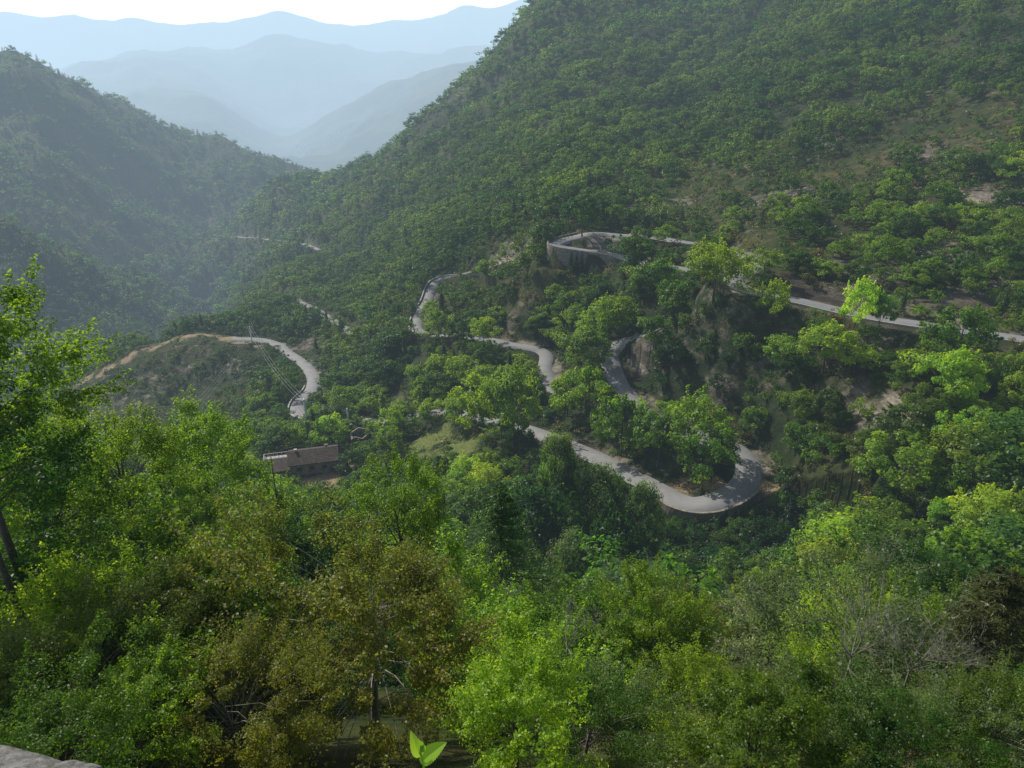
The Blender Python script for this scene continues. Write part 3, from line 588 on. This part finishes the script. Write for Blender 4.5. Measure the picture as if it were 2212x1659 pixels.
byBase('poplar_tree',V_poplar,830,905,155,9.5,'left dark poplar of the two slim poplars')
nhero=64
# ------------------------------------------------------------------ random forest
Scum=np.maximum.accumulate(S,axis=0)
def interp(arr,x,y):
    j=np.clip(np.round((x/y-U0)/dU).astype(int),0,NU-1); i=np.clip(np.round((np.log(y)-L0)/dL).astype(int),0,NL-1); return arr[i,j]
def scatter(sp0,Y0,Y1,farsp,seed):
    r=np.random.default_rng(seed); X=[];Yy=[]; y=Y0
    while y<Y1:
        sp=max(sp0,farsp*y); xs=np.arange(-1.3*y,1.3*y,sp)
        X.append(xs+r.uniform(-.5,.5,len(xs))*sp); Yy.append(y+r.uniform(-.5,.5,len(xs))*sp); y+=sp
    return np.concatenate(X),np.maximum(np.concatenate(Yy),Y0*.95)
def visible(x,y,h,m=.004):
    i=np.clip(((np.log(y)-L0)/dL).astype(int)-2,0,NL-1); j=np.clip(np.round((x/y-U0)/dU).astype(int),0,NU-1)
    return (ground(x,y)+h)/y+m>=Scum[i,j]
def inframe(x,y,z,mx=.12):
    d=y*CP-z*SP; up=y*SP+z*CP; u=x/d; v=up/d
    return (np.abs(u)<.727+mx)&(v<.545+.1)&(v>-.545-.12)
PL=np.array(placed); r6=np.random.default_rng(31); nf=0
Xa,Ya=scatter(4.3,10,44,.0,13); Xb,Yb=scatter(1.9,4.6,9.5,.0,14); X=np.r_[Xa,Xb]; Y=np.r_[Ya,Yb]; zg=ground(X,Y)
for k in range(len(X)):
    low=Y[k]<9.8
    hh=(3.7+2.8*r6.random()) if not low else 1.6+1.6*r6.random(); rd=(1.6+.055*Y[k]*(.4+.6*r6.random())) if not low else .85+.35*r6.random(); vi=int(r6.choice([0,1,2,3,4],p=[.36,.20,.32,.07,.05]))
    if not inframe(X[k:k+1],Y[k:k+1],zg[k:k+1]+hh*.6,.06)[0]: continue
    if np.any(np.hypot(PL[:,0]-X[k],PL[:,1]-Y[k])<np.maximum(PL[:,2]*.9,.6 if low else 1.2)): continue
    if blocks(X[k],Y[k],zg[k],rd,hh): continue
    if X[k]/Y[k]<-.75 and Y[k]<6.5: continue
    var=(n0,n1_,n2_,gy,bx)[vi]; sc=rd/var['R']; kd=('mid green','bright green','dark green','grey green','olive')[vi]
    side='left' if X[k]/Y[k]<-.3 else ('centre' if X[k]/Y[k]<.3 else 'right'); row='bottom edge' if low else 'thicket'
    c_=.6+.8*r6.random()
    nm_=BT if (vi<3 and not low) else 'leafy_shrub'; ct='tree' if nm_==BT else 'shrub'
    tree(nm_,var,X[k],Y[k],zg[k]+hh-var['H']*sc,sc,sc,f'{kd} leafy crown of the foreground {row}, {side} part',ct,f'{kd} crowns of the foreground {row} {side}',(c_,c_,c_*(.8+.4*r6.random())))
    sky_.append((X[k]/Y[k],(zg[k]+hh)/Y[k],rd/Y[k],Y[k]))
    if ct=='tree': nf+=1
SK=np.full(400,-9.0); ub_=np.linspace(-1.3,1.3,400)
for u,s,ru,Yk in sky_:
    q=np.clip(1-((ub_-u)/ru)**2,0,1); top=s-ru*.9+ru*.9*np.sqrt(q); SK=np.where(q>0.05,np.maximum(SK,top),SK)
def hiddenby(x,y,z,h): return (z+h)/y < np.interp(x/y,ub_,SK)+.3*h/y-.02
X,Y=scatter(4.7,46,1900,.0092,3); r3=np.random.default_rng(77)
n=len(X); zg=ground(X,Y); pt=interp(patch,X,Y); sc_=interp(scr,X,Y)
h=(3.6+6.5*r3.random(n)**1.6)*(1+.18*np.clip(pt,-1,1)); h=np.where(Y>500,h*np.clip(Y/700,1,1.4),h)
h=np.where(Y<120,h*1.0+1,h); h=h*(1-.42*sc_*(r3.random(n)**.5))
br=interp(bare,X,Y); dr=interp(dry,X,Y); gr=interp(grass,X,Y); Dr=interp(D,X,Y)
U_=X/Y
knoll=(U_<-.3)&(Y>240)&(Y<345)&(br>.12)
prob=np.clip(1.0-sc_*.32+pt*(.45+.6*sc_),.05,1)*np.clip(1-np.clip(br-np.where(sc_>.2,.28,.05),0,1)*2.6,0,1)*np.clip(1-dr*2.6,0,1)*np.clip(1-gr*2,0,1)
h=np.where(knoll,2.0+2.0*r3.random(n),h)
keep=(r3.random(n)<prob)&(Dr>4.4)&visible(X,Y,h)&inframe(X,Y,zg)
X,Y,zg,h,U_,knoll=X[keep],Y[keep],zg[keep],h[keep],U_[keep],knoll[keep]; n=len(X)
con=(r3.random(n)<np.where((U_<-.25)&(Y>450),.38,np.where((U_>-.1)&(Y>350),.12,np.where(Y<180,.05,.13))))&~knoll
rad=np.where(con,h*.22,h*.36+.3)*(.8+.5*r3.random(n))*np.where(Y>700,1.25,1)
ok=np.ones(n,bool)
for k in range(n):
    if Y[k]<280 and not knoll[k]:
        if np.any(np.hypot(PL[:,0]-X[k],PL[:,1]-Y[k])<PL[:,2]+rad[k]*.55): ok[k]=False; continue
        if blocks(X[k],Y[k],zg[k],rad[k],h[k]*1.05):
            s_=.5
            if Y[k]>70 and not blocks(X[k],Y[k],zg[k],rad[k]*s_,h[k]*s_): h[k]*=s_; rad[k]*=s_
            else: ok[k]=False
        if math.hypot(X[k]-HP.x,Y[k]-HP.y)<13: ok[k]=False
X,Y,zg,h,U_,con,rad=[a[ok] for a in (X,Y,zg,h,U_,con,rad)]; n=len(X)
hid=hiddenby(X,Y,zg,h); app=np.where(hid,0,h/Y); ib=np.where(~con&~hid)[0]; ib=ib[np.argsort(-app[ib])]; ic=np.where(con&~hid)[0]; ic=ic[np.argsort(-app[ic])]
nb_=max(60,300-nhero-nf); selb=set(ib[:nb_]); selc=set(ic[:298])
def zone(k):
    x,y,u=X[k],Y[k],U_[k]
    if y<100:
        return 'in the wooded gully below the farmhouse' if u<-.15 else ('in the wooded gully below the lower hairpin' if u<.45 else 'on the lower right slope')
    if y<200:
        return 'around the farmhouse' if u<-.2 else ('between the road loops' if u<.2 else 'on the slope under the right upper road')
    return 'on the hillside behind the farmhouse' if u<-.05 else 'on the hillside above the upper road'
shade={0:'mid green',1:'dark green',2:'full crowned green',3:'bright yellowish green',4:'dense dark'}
for k in sorted(selb):
    vi=int(r3.choice([0,1,2,3,4],p=[.32,.15,.27,.15,.11])); var=V_mid[vi]
    zn=zone(k); c_=.7+.75*r3.random(); col=(c_*(.9+.25*r3.random()),c_,c_*(.85+.3*r3.random()))
    tree(BT,var,X[k],Y[k],zg[k],rad[k]/var['R'],h[k]/var['H'],f'{shade[vi]} broadleaf tree {zn}','tree',f'{shade[vi]} trees {zn}',col)
for k in sorted(selc):
    vi=int(r3.random()<.35); var=V_conmid[vi]; zn=zone(k)
    tree('conifer_tree',var,X[k],Y[k],zg[k],rad[k]/var['R'],h[k]*1.1/var['H'],f"{('narrow pointed','blunt topped')[vi]} conifer {zn}",'tree',f"{('narrow','blunt')[vi]} conifers {zn}")
rest=np.array([k for k in range(n) if k not in selb and k not in selc])
def stuff(name,label,cat,x,y,z,idx,sxy,sz,meshes):
    n=len(x); me=bpy.data.meshes.new(name); me.vertices.add(n); me.vertices.foreach_set('co',np.c_[x,y,z].astype(np.float32).ravel())
    for nm_,a in (('vi',idx),('sxy',sxy),('sz',sz),('rot',np.random.default_rng(1).random(n)*6.28)):
        at=me.attributes.new(nm_,'FLOAT','POINT'); at.data.foreach_set('value',np.asarray(a,np.float32))
    o=link(name,me); tag(o,label,cat,kind='stuff')
    ng=bpy.data.node_groups.new(name,'GeometryNodeTree'); ng.interface.new_socket('Geometry',in_out='INPUT',socket_type='NodeSocketGeometry'); ng.interface.new_socket('Geometry',in_out='OUTPUT',socket_type='NodeSocketGeometry')
    gi=ng.nodes.new('NodeGroupInput'); go=ng.nodes.new('NodeGroupOutput'); jn=ng.nodes.new('GeometryNodeJoinGeometry'); lk=ng.links.new
    def attr(nm_):
        a=ng.nodes.new('GeometryNodeInputNamedAttribute'); a.data_type='FLOAT'; a.inputs[0].default_value=nm_; return a.outputs[0]
    cs=ng.nodes.new('ShaderNodeCombineXYZ'); lk(attr('sxy'),cs.inputs[0]); lk(attr('sxy'),cs.inputs[1]); lk(attr('sz'),cs.inputs[2])
    cr=ng.nodes.new('ShaderNodeCombineXYZ'); lk(attr('rot'),cr.inputs[2])
    er=ng.nodes.new('FunctionNodeEulerToRotation'); lk(cr.outputs[0],er.inputs[0]); av=attr('vi')
    for k,m_ in enumerate(meshes):
        src=bpy.data.objects.new('src_'+name,m_)
        oi=ng.nodes.new('GeometryNodeObjectInfo'); oi.inputs['Object'].default_value=src; oi.inputs['As Instance'].default_value=False
        cmp=ng.nodes.new('FunctionNodeCompare'); cmp.data_type='FLOAT'; cmp.operation='EQUAL'; lk(av,cmp.inputs[0]); cmp.inputs[1].default_value=k; cmp.inputs['Epsilon'].default_value=.1
        ip=ng.nodes.new('GeometryNodeInstanceOnPoints'); lk(gi.outputs[0],ip.inputs['Points']); lk(cmp.outputs[0],ip.inputs['Selection']); lk(oi.outputs['Geometry'],ip.inputs['Instance']); lk(er.outputs[0],ip.inputs['Rotation']); lk(cs.outputs[0],ip.inputs['Scale'])
        lk(ip.outputs[0],jn.inputs[0])
    lk(jn.outputs[0],go.inputs[0]); md=o.modifiers.new('scatter','NODES'); md.node_group=ng; return o
mesh_list=[v['crown'] for v in V_far]+[v['crown'] for v in V_far2]+[V_confar[0]['crown'],V_mid[0]['crown'],V_mid[2]['crown'],V_mid[1]['crown']]
Hs=np.array([8,8,8,8,8,10,9,9,9.]); Rs=np.array([3.0,2.7,3.3,3.2,3.2,2.3,3.4,3.8,3.0])
rY=Y[rest]; rc=con[rest]; q=r3.random(len(rest))
idx=np.where(rc,5,np.where(rY<230,6+np.minimum((q*3).astype(int),2),np.where(rY<650,np.minimum((q*3).astype(int),2),3+(q*2).astype(int))))
stuff('forest','dense mixed woodland covering the mountainsides','forest',X[rest],Y[rest],zg[rest]-.2,idx,rad[rest]/Rs[idx]*1.1,h[rest]/Hs[idx],mesh_list)
X2,Y2=scatter(2.2,26,420,.010,9); z2=ground(X2,Y2); r4=np.random.default_rng(5); n2c=len(X2); s2=.4+1.0*r4.random(n2c)**1.8
pr=np.clip(.75+interp(patch,X2,Y2)*.4,.15,1)*np.clip(1-interp(bare,X2,Y2)*1.15,.1,1)*np.clip(1-interp(dry,X2,Y2)*1.9,.0,1)*np.clip(1-interp(grass,X2,Y2)*1.5,0,1)
kp=(r4.random(n2c)<pr)&(interp(D,X2,Y2)>3.9)&visible(X2,Y2,2)&inframe(X2,Y2,z2)&~hiddenby(X2,Y2,z2,2*s2)
X2,Y2,z2,s2=X2[kp],Y2[kp],z2[kp],s2[kp]
okk=np.array([not(Y2[k]<300 and blocks(X2[k],Y2[k],z2[k],1.0,1.7*s2[k]) and (X2[k]/Y2[k]>-.35 or Y2[k]<240)) and math.hypot(X2[k]-HP.x,Y2[k]-HP.y)>10.5 for k in range(len(X2))])
X2,Y2,z2,s2=X2[okk],Y2[okk],z2[okk],s2[okk]
cand=np.where((X2/Y2>.15)&(Y2>95)&(Y2<200))[0]; cand=cand[np.argsort(-(s2[cand]/Y2[cand]))][:250]; cs_=set(cand.tolist())
for k in cand:
    vi=int(r4.integers(0,3)); kd=('olive brown','green','dark green')[vi]
    where='above the right upper road' if z2[k]>-47 else 'below the right upper road'
    e=empty('shrub',(X2[k],Y2[k],z2[k]),r4.random()*6.28); e.scale=(s2[k]*1.2,)*3
    tag(e,f'{kd} shrub on the open slope {where}','shrub',f'{kd} shrubs {where}')
    link('stem',V_shr[vi]['trunk'],None,e); link('foliage',V_shr[vi]['crown'],None,e)
rs=np.array([k for k in range(len(X2)) if k not in cs_]); q=r4.random(len(rs))
idx=np.where(Y2[rs]<150,np.minimum((q*3).astype(int),2),3+(q<.5))
stuff('undergrowth','low scrub and bushes carpeting the slopes','undergrowth',X2[rs],Y2[rs],z2[rs]-.1,idx,s2[rs]*1.1,s2[rs],[v['crown'] for v in V_shr]+[v['crown'] for v in V_shrfar])
# ------------------------------------------------------------------ farmhouse
hz=float(ground(HP.x,HP.y)); hs=empty('farmhouse',(HP.x,HP.y,hz),math.radians(14)); tag(hs,'small stone farmhouse with brown tiled roof on the valley slope','house'); hs.scale=(1.42,1.25,1.0)
def gable(mb,x0,x1,y0,y1,z,zr,th=.18,ov=.4,yr=None):
    yr=(y0+y1)/2 if yr is None else yr; L=x1-x0+2*ov
    sl=(zr-z)/(yr-y0)
    for ya,sg in ((y0-ov,1),(y1+ov,-1)):
        za=zr-abs(yr-ya)*sl; a=[(x0-ov,ya,za),(x1+ov,ya,za),(x1+ov,yr,zr),(x0-ov,yr,zr)]
        if sg<0: a=[a[1],a[0],a[3],a[2]]
        w_=math.hypot(yr-ya,zr-za); uv=[(0,0),(L,0),(L,w_),(0,w_)]
        up=[(p[0],p[1],p[2]+th) for p in a]; mb.face(up,uv); mb.face(a[::-1],uv)
        for i in range(4):
            j=(i+1)%4; mb.face([a[i],a[j],up[j],up[i]],[(0,0),(1,0),(1,.2),(0,.2)])
def body(mb,x0,x1,y0,y1,z,zr,zb=-2.5):
    mb.box(x0,x1,y0,y1,zb,z); ym=(y0+y1)/2
    mb.face([(x0,y0,z),(x0,ym,zr),(x0,y1,z)],[(0,0),(3,2),(6,0)]); mb.face([(x1,y0,z),(x1,y1,z),(x1,ym,zr)],[(0,0),(6,0),(3,2)])
mb=MB(); body(mb,-2,6.2,-3,3,3.4,5.1); mb.build('wall',M['stone'],hs)
mb=MB(); gable(mb,-2,6.2,-3,3,3.4,5.15); rf=mb.build('roof',M['tiles'],hs)
mb=MB(); mb.box(-1.1,-.7,-.4,.0,4.4,5.75); mb.box(-1.17,-.63,-.47,.07,5.75,5.85); mb.build('chimney',M['concrete'],rf)
mb=MB(); mb.box(4.3,4.7,.5,.9,4.2,5.5); mb.box(4.23,4.77,.43,.97,5.5,5.6); mb.build('chimney',M['stone'],rf)
mb=MB(); mb.box(-6.6,-2.01,-2.9,2.8,-2.5,2.2); mb.build('annex_wall',M['stone'],hs)
mb=MB(); a=[(-7,-3.3,1.95),(-2.02,-3.3,1.95),(-2.02,.4,3.3),(-7,.4,3.3)]; up=[(p[0],p[1],p[2]+.16) for p in a]; uv=[(0,0),(5,0),(5,4),(0,4)]
mb.face(up,uv); mb.face(a[::-1],uv)
for i in range(4): j=(i+1)%4; mb.face([a[i],a[j],up[j],up[i]],[(0,0),(1,0),(1,.2),(0,.2)])
mb.build('annex_roof',M['tiles'],hs)
mb=MB(); mb.box(-6.8,-2.02,.45,3.0,2.22,2.35); tr_=mb.build('terrace',M['concrete'],hs)
mb=MB()
for xx in np.arange(-6.7,-2.1,.75): mb.box(xx,xx+.06,2.9,2.96,2.35,3.25)
for xx in np.arange(.5,3,.75): mb.box(-6.78,-6.72,xx,xx+.06,2.35,3.25)
mb.box(-6.75,-2.1,2.9,2.96,3.25,3.32); mb.box(-6.78,-6.72,.5,2.96,3.25,3.32); mb.build('railing',M['white'],tr_)
for (xa,za,w_,hh) in ((-.8,1.3,.7,1.0),(1.4,1.3,.7,1.0),(3.6,1.3,.7,1.0),(-5.4,.4,.6,.8)):
    yy=-3.0 if xa>-2 else -2.9
    mb=MB(); mb.box(xa-.1,xa+w_+.1,yy-.05,yy-.003,za-.1,za); mb.box(xa-.1,xa+w_+.1,yy-.05,yy-.003,za+hh,za+hh+.1); mb.box(xa-.1,xa,yy-.05,yy-.003,za,za+hh); mb.box(xa+w_,xa+w_+.1,yy-.05,yy-.003,za,za+hh)
    wn=mb.build('window',M['wood'],hs); mb=MB(); mb.box(xa,xa+w_,yy-.02,yy-.004,za,za+hh); mb.build('pane',M['glass'],wn)
mb=MB(); mb.box(4.9,5.7,-3.06,-3.003,-.1,1.9); mb.build('door',M['wood'],hs)
mb=MB()
for k in range(10):
    a0=2*math.pi*k/10; a1=2*math.pi*(k+1)/10; R_=.4; mb.face([(6.1,-3.5,4.2),(6.1+math.cos(a0)*R_,-3.62,4.2+math.sin(a0)*R_),(6.1+math.cos(a1)*R_,-3.62,4.2+math.sin(a1)*R_)])
mb.tube([(6.1,-3.5,4.2),(6.1,-3.3,3.6)],.04,.04,5); mb.build('satellite_dish',M['white'],hs)
rp=hit(778,948,150); rz_=float(ground(rp.x,rp.y)); ru=empty('ruined_hut',(rp.x,rp.y,rz_),.3); tag(ru,'roofless stone ruin right of the farmhouse','ruin')
mb=MB()
def crumble(mb,p0,p1,hs_,th=.5):
    p0=Vector(p0);p1=Vector(p1); d=(p1-p0); n_=Vector((-d.y,d.x)).normalized()*th
    k=len(hs_)-1; L=d.length
    for i in range(k):
        a=p0+d*(i/k); b=p0+d*((i+1)/k); h0,h1=hs_[i],hs_[i+1]; u0,u1=L*i/k,L*(i+1)/k
        A=lambda p,z:(p.x,p.y,z)
        mb.face([A(a,-1),A(b,-1),A(b,h1),A(a,h0)],[(u0,-1),(u1,-1),(u1,h1),(u0,h0)]); mb.face([A(b+n_,-1),A(a+n_,-1),A(a+n_,h0),A(b+n_,h1)],[(u1,-1),(u0,-1),(u0,h0),(u1,h1)])
        mb.face([A(a,h0),A(b,h1),A(b+n_,h1),A(a+n_,h0)],[(u0,0),(u1,0),(u1,.5),(u0,.5)])
    for p,z in ((p0,hs_[0]),(p1,hs_[-1])): mb.face([(p.x,p.y,-1),((p+n_).x,(p+n_).y,-1),((p+n_).x,(p+n_).y,z),(p.x,p.y,z)],[(0,-1),(.5,-1),(.5,z),(0,z)])
crumble(mb,(-2.5,-1.8),(2.5,-1.8),[1.2,1.8,1.3,.9,1.6,2.0]); crumble(mb,(2.6,-1.8),(2.6,2),[2.0,2.6,3.0,2.4,1.8]); crumble(mb,(2.5,2.1),(-2.5,2.1),[1.8,2.3,2.8,2.1,1.5]); crumble(mb,(-2.6,2),(-2.6,-1.7),[1.5,1.0,1.4,1.2]); mb.build('wall',M['stone'],ru)
# ------------------------------------------------------------------ utility poles and cables
def pole(px,pyb,pyt,Ym,label,rz=0,r=.36):
    p=hit(px,pyb,Ym); z=float(ground(p.x,p.y)); s=US(px,pyt)[1]; H=s*p.y-z
    e=empty('utility_pole',(p.x,p.y,z),rz); tag(e,label,'pole')
    mb=MB(); mb.tube([(0,0,-1),(0,0,H*.5),(0,0,H)],r,r*.65,8); mb.build('post',M['pole'],e)
    mb=MB(); mb.box(-1.2,1.2,-.42,-.3,H-.6,H-.42); ca=mb.build('crossarm',M['metal'],e); pts=[]
    for xx in (-1.05,0,1.05):
        zt=H-.42; yy_=-.36; mb=MB(); mb.tube([(xx,yy_,zt+.002),(xx,yy_,zt+.12),(xx,yy_,zt+.2),(xx,yy_,zt+.3)],.07,.04,7); mb.build('insulator',M['white'],ca)
        pts.append(Matrix.Rotation(rz,3,'Z')@Vector((xx,yy_,zt+.3))+Vector((p.x,p.y,z)))
    return pts
P1=pole(668,950,862,150,'concrete utility pole rising behind the farmhouse roof',.3); P2=pole(755,932,882,150,'shorter utility pole beside the stone ruin',.3)
P3=pole(545,742,705,270,'small utility pole on the road bend by the bare platform',.4,.3)
def cable(a,b,sag,label,r=.035,grp=None):
    pts=[a.lerp(b,t)-Vector((0,0,sag*4*t*(1-t))) for t in np.linspace(0,1,24)]; mb=MB(); mb.tube(pts,r,r,4); tag(mb.build('power_cable',M['metal']),label,'cable',grp)
for k in range(3): cable(P1[k],P2[k],.5,'thin power cable strung between the two farmhouse poles',.03,'cables between the farmhouse poles')
for k in range(3): cable(P1[k],P3[k],4,'thin power cable running from the farmhouse pole up to the road bend',.04,'cables up to the road bend')
uu=US(290,1003); q0=Vector((uu[0]*60,60,uu[1]*60))
far_p=hit(575,600,500)+Vector((0,0,9))
for k in range(3):
    o_=Vector((k*.9,0,0)); cable(q0+o_*.7,P3[k]+Vector((0,0,0)),3,'thin power cable crossing the left valley above the foreground trees',.03,'cables crossing the left valley')
    cable(P3[k],far_p+o_,5,'thin power cable climbing away along the far slope',.05,'cables along the far slope')
u_,s_=US(602,1230); Yd=30; ub,sb=US(585,985); zb_=float(ground(u_*Yd,Yd)); e=empty('dead_tree',(u_*Yd,Yd,zb_)); tag(e,'thin bare dead stem standing above the foreground trees under the farmhouse','tree')
top=Vector((ub*Yd-u_*Yd,0,sb*Yd-zb_)); mb=MB(); mb.tube([(0,0,-.5),top*.35+Vector((.15,0,0)),top*.7+Vector((.05,0,0)),top],.08,.018,6); tk=mb.build('trunk',M['bark'],e)
for k in range(7):
    t=.6+.055*k; b0=top*t+Vector((.06,0,0)); a=k*2.4; mb=MB(); mb.tube([b0,b0+Vector((math.cos(a)*.35,math.sin(a)*.35,.2)),b0+Vector((math.cos(a)*.6,math.sin(a)*.6,.5))],.015,.004,4); mb.build('branch',M['bark'],e)
# ------------------------------------------------------------------ parapet corner and shoot
A0=Vector((-.655,.754)); da=Vector((-.98,.2)).normalized(); db=Vector((-.2,-.98)).normalized(); ZT=-1.0
mb=MB(); nx,ny=60,14; vi={}
def pt3(a,b,z): p=A0+da*a+db*b; return (p.x,p.y,z)
g=np.random.default_rng(4)
for i in range(nx+1):
    for j in range(ny+1):
        a=4.0*(i/nx)**1.5; b=.6*j/ny; z=ZT+g.normal()*.0035-(.02 if (i==0 or j==0 or j==ny) else 0)
        if i==0: a-=g.random()*.006
        if j==0: b-=g.random()*.004
        p=pt3(a,b,z); vi[i,j]=len(mb.v); mb.v.append(p)
for i in range(nx):
    for j in range(ny): mb.f.append((vi[i,j],vi[i,j+1],vi[i+1,j+1],vi[i+1,j])); mb.uv.append(None)
loop=[vi[i,0] for i in range(nx+1)]+[vi[nx,j] for j in range(1,ny+1)]+[vi[i,ny] for i in range(nx-1,-1,-1)]+[vi[0,j] for j in range(ny-1,0,-1)]
bot=[]
for v_ in loop: x_,y_,z_=mb.v[v_]; bot.append(len(mb.v)); mb.v.append((x_,y_,-4.5))
for k in range(len(loop)): q=(k+1)%len(loop); mb.f.append((loop[k],loop[q],bot[q],bot[k])); mb.uv.append(None)
o=mb.build('stone_parapet',M['granite']); tag(o,'speckled granite parapet corner at the bottom left','wall')
u_,s_=US(915,1655); Ys=1.25; sp_=Vector((u_*Ys,Ys,s_*Ys)); e=empty('leafy_shoot',sp_); tag(e,'single bright green young shoot with toothed leaves at the bottom edge','plant')
mb=MB(); mb.tube([(.05,.4,-2.2),(.02,.1,-1.0),(0,0,-.2),(0,0,0),(-.005,0,.05)],.006,.002,6); mb.build('stem',M['leaf_bright'],e)
def toothed(L,Wd,fold,n=13):
    mb=MB()
    for s in (-1,1):
        rim=[]
        for i in range(n*2+1):
            t=i/(n*2); w=Wd*math.sin(math.pi*t**.75)**.8*(1 if i%2==0 else .84); rim.append((s*w,L*t,abs(w)*fold-.25*L*t*t))
        cen=[(0,L*i/(n*2),-.25*L*(i/(n*2))**2) for i in range(n*2+1)]
        for i in range(n*2):
            q=[cen[i],rim[i],rim[i+1],cen[i+1]]; q=q if s>0 else q[::-1]; mb.face(q)
    return mb.mesh('leaf',True)
lm=leafmat('leaf_shoot',(.14,.27,.03),(.24,.40,.06),(1.9,1.7,.8),.5)
for (x,z,L,Wd,rx,ry,rz,fo) in ((0,.02,.085,.024,60,20,-62,.35),(-.008,.035,.075,.017,80,-10,22,.5),(0,.0,.05,.020,35,0,-25,.3),(-.004,.05,.045,.012,95,0,45,.6),(0,.055,.03,.008,85,0,-10,.6)):
    me=toothed(L,Wd,fo); me.materials.append(lm); o=link('leaf',me,None,e); o.location=(x,0,z); o.rotation_euler=(math.radians(rx),math.radians(ry),math.radians(rz))
for k in range(16):
    px=600+random.random()*150; py=330-(px-600)*.35+random.random()*25; p=hit(px,py,3000); z=float(ground(p.x,p.y)); sc=random.uniform(14,22)
    e=empty('village_house',(p.x,p.y,z),random.random()*3); tag(e,'tiny pale house of the hazy far hillside village','house','houses of the far hillside village')
    mb=MB(); body(mb,-sc/2,sc/2,-sc/3,sc/3,sc*.5,sc*.7,-8); mb.build('wall',M['white'],e); mb=MB(); gable(mb,-sc/2,sc/2,-sc/3,sc/3,sc*.5,sc*.7+.3,.5,1); mb.build('roof',M['tiles'],e)
# ------------------------------------------------------------------ sky, haze, sun
az=math.radians(-44); el=math.radians(40)
w=bpy.data.worlds.new('World'); bpy.context.scene.world=w; w.use_nodes=True; nt=w.node_tree; nt.nodes.clear()
sky=nt.nodes.new('ShaderNodeTexSky'); sky.sky_type='NISHITA'; sky.sun_disc=False; sky.sun_elevation=el; sky.sun_rotation=az; sky.dust_density=3.0; sky.air_density=1.2
bg=nt.nodes.new('ShaderNodeBackground'); bg.inputs[1].default_value=.09; wo=nt.nodes.new('ShaderNodeOutputWorld')
tcw=nt.nodes.new('ShaderNodeTexCoord'); sx=nt.nodes.new('ShaderNodeSeparateXYZ'); nt.links.new(tcw.outputs['Generated'],sx.inputs[0])
mr=nt.nodes.new('ShaderNodeMapRange'); mr.interpolation_type='SMOOTHSTEP'; mr.inputs['From Min'].default_value=.20; mr.inputs['From Max'].default_value=.04; nt.links.new(sx.outputs[2],mr.inputs['Value'])
dt=nt.nodes.new('ShaderNodeVectorMath'); dt.operation='DOT_PRODUCT'; nt.links.new(tcw.outputs['Generated'],dt.inputs[0]); dt.inputs[1].default_value=(math.sin(math.radians(-25)),math.cos(math.radians(-25)),0)
mr2=nt.nodes.new('ShaderNodeMapRange'); mr2.interpolation_type='SMOOTHSTEP'; mr2.inputs['From Min'].default_value=.5; mr2.inputs['From Max'].default_value=.9; nt.links.new(dt.outputs['Value'],mr2.inputs['Value'])
gl=math_(nt,'MULTIPLY',mr.outputs[0],mr2.outputs[0])
gw=mixc(nt,gl,(0,0,0),(48.0,42.0,36.0)); adw=mixc(nt,1.0,sky.outputs[0],gw,'ADD'); nt.links.new(adw,bg.inputs[0])
nt.links.new(bg.outputs[0],wo.inputs[0])
sl=bpy.data.lights.new('sun','SUN'); sl.energy=5; sl.angle=math.radians(.5); sl.color=(1,.94,.82); so=bpy.data.objects.new('sun',sl); C.objects.link(so)
dsun=Vector((math.sin(az)*math.cos(el),math.cos(az)*math.cos(el),math.sin(el))); so.rotation_euler=dsun.to_track_quat('Z','Y').to_euler()
m,nt,out=nm('hazy_air_glow'); sg=1/6800
tb=N(nt,'ShaderNodeBsdfTransparent'); nt.links.new(tb.outputs[0],out.inputs['Surface'])
va=N(nt,'ShaderNodeVolumeAbsorption'); va.inputs['Color'].default_value=(0,0,0,1); va.inputs['Density'].default_value=sg
em=N(nt,'ShaderNodeEmission'); em.inputs['Color'].default_value=(.62,.82,1,1); em.inputs['Strength'].default_value=sg*1.13  # volume emits the haze brightness itself, standing in for scattered sunlight
ad_=N(nt,'ShaderNodeAddShader'); nt.links.new(va.outputs[0],ad_.inputs[0]); nt.links.new(em.outputs[0],ad_.inputs[1]); nt.links.new(ad_.outputs[0],out.inputs['Volume'])
mb=MB(); nseg=48; prof=[(16800,-6000),(16800,1300),(3000,420)]; rings=[]
mb.v=[(0,0,-6000)]
for r_2,z_ in prof:
    rings.append(len(mb.v)); mb.v+=[(r_2*math.cos(2*math.pi*k/nseg),r_2*math.sin(2*math.pi*k/nseg),z_) for k in range(nseg)]
tp=len(mb.v); mb.v.append((0,0,380))
for k in range(nseg):
    q=(k+1)%nseg; mb.f.append((0,rings[0]+q,rings[0]+k))
    for a,b in zip(rings,rings[1:]): mb.f.append((a+k,a+q,b+q,b+k))
    mb.f.append((rings[-1]+k,rings[-1]+q,tp))
mb.uv=[None]*len(mb.f); sk=mb.build('sky',m); tag(sk,'pale sky shell filled with self-glowing haze','sky',kind='structure')
cam=bpy.data.cameras.new('camera'); co=bpy.data.objects.new('camera',cam); C.objects.link(co); cam.sensor_width=36; cam.lens=36*F/2212; cam.clip_start=.05; cam.clip_end=60000
co.rotation_euler=(math.pi/2-PIT,0,0); bpy.context.scene.camera=co
vs=bpy.context.scene.view_settings; vs.view_transform='Standard'; vs.look='None'; vs.exposure=0
print('done',time.time()-T0)
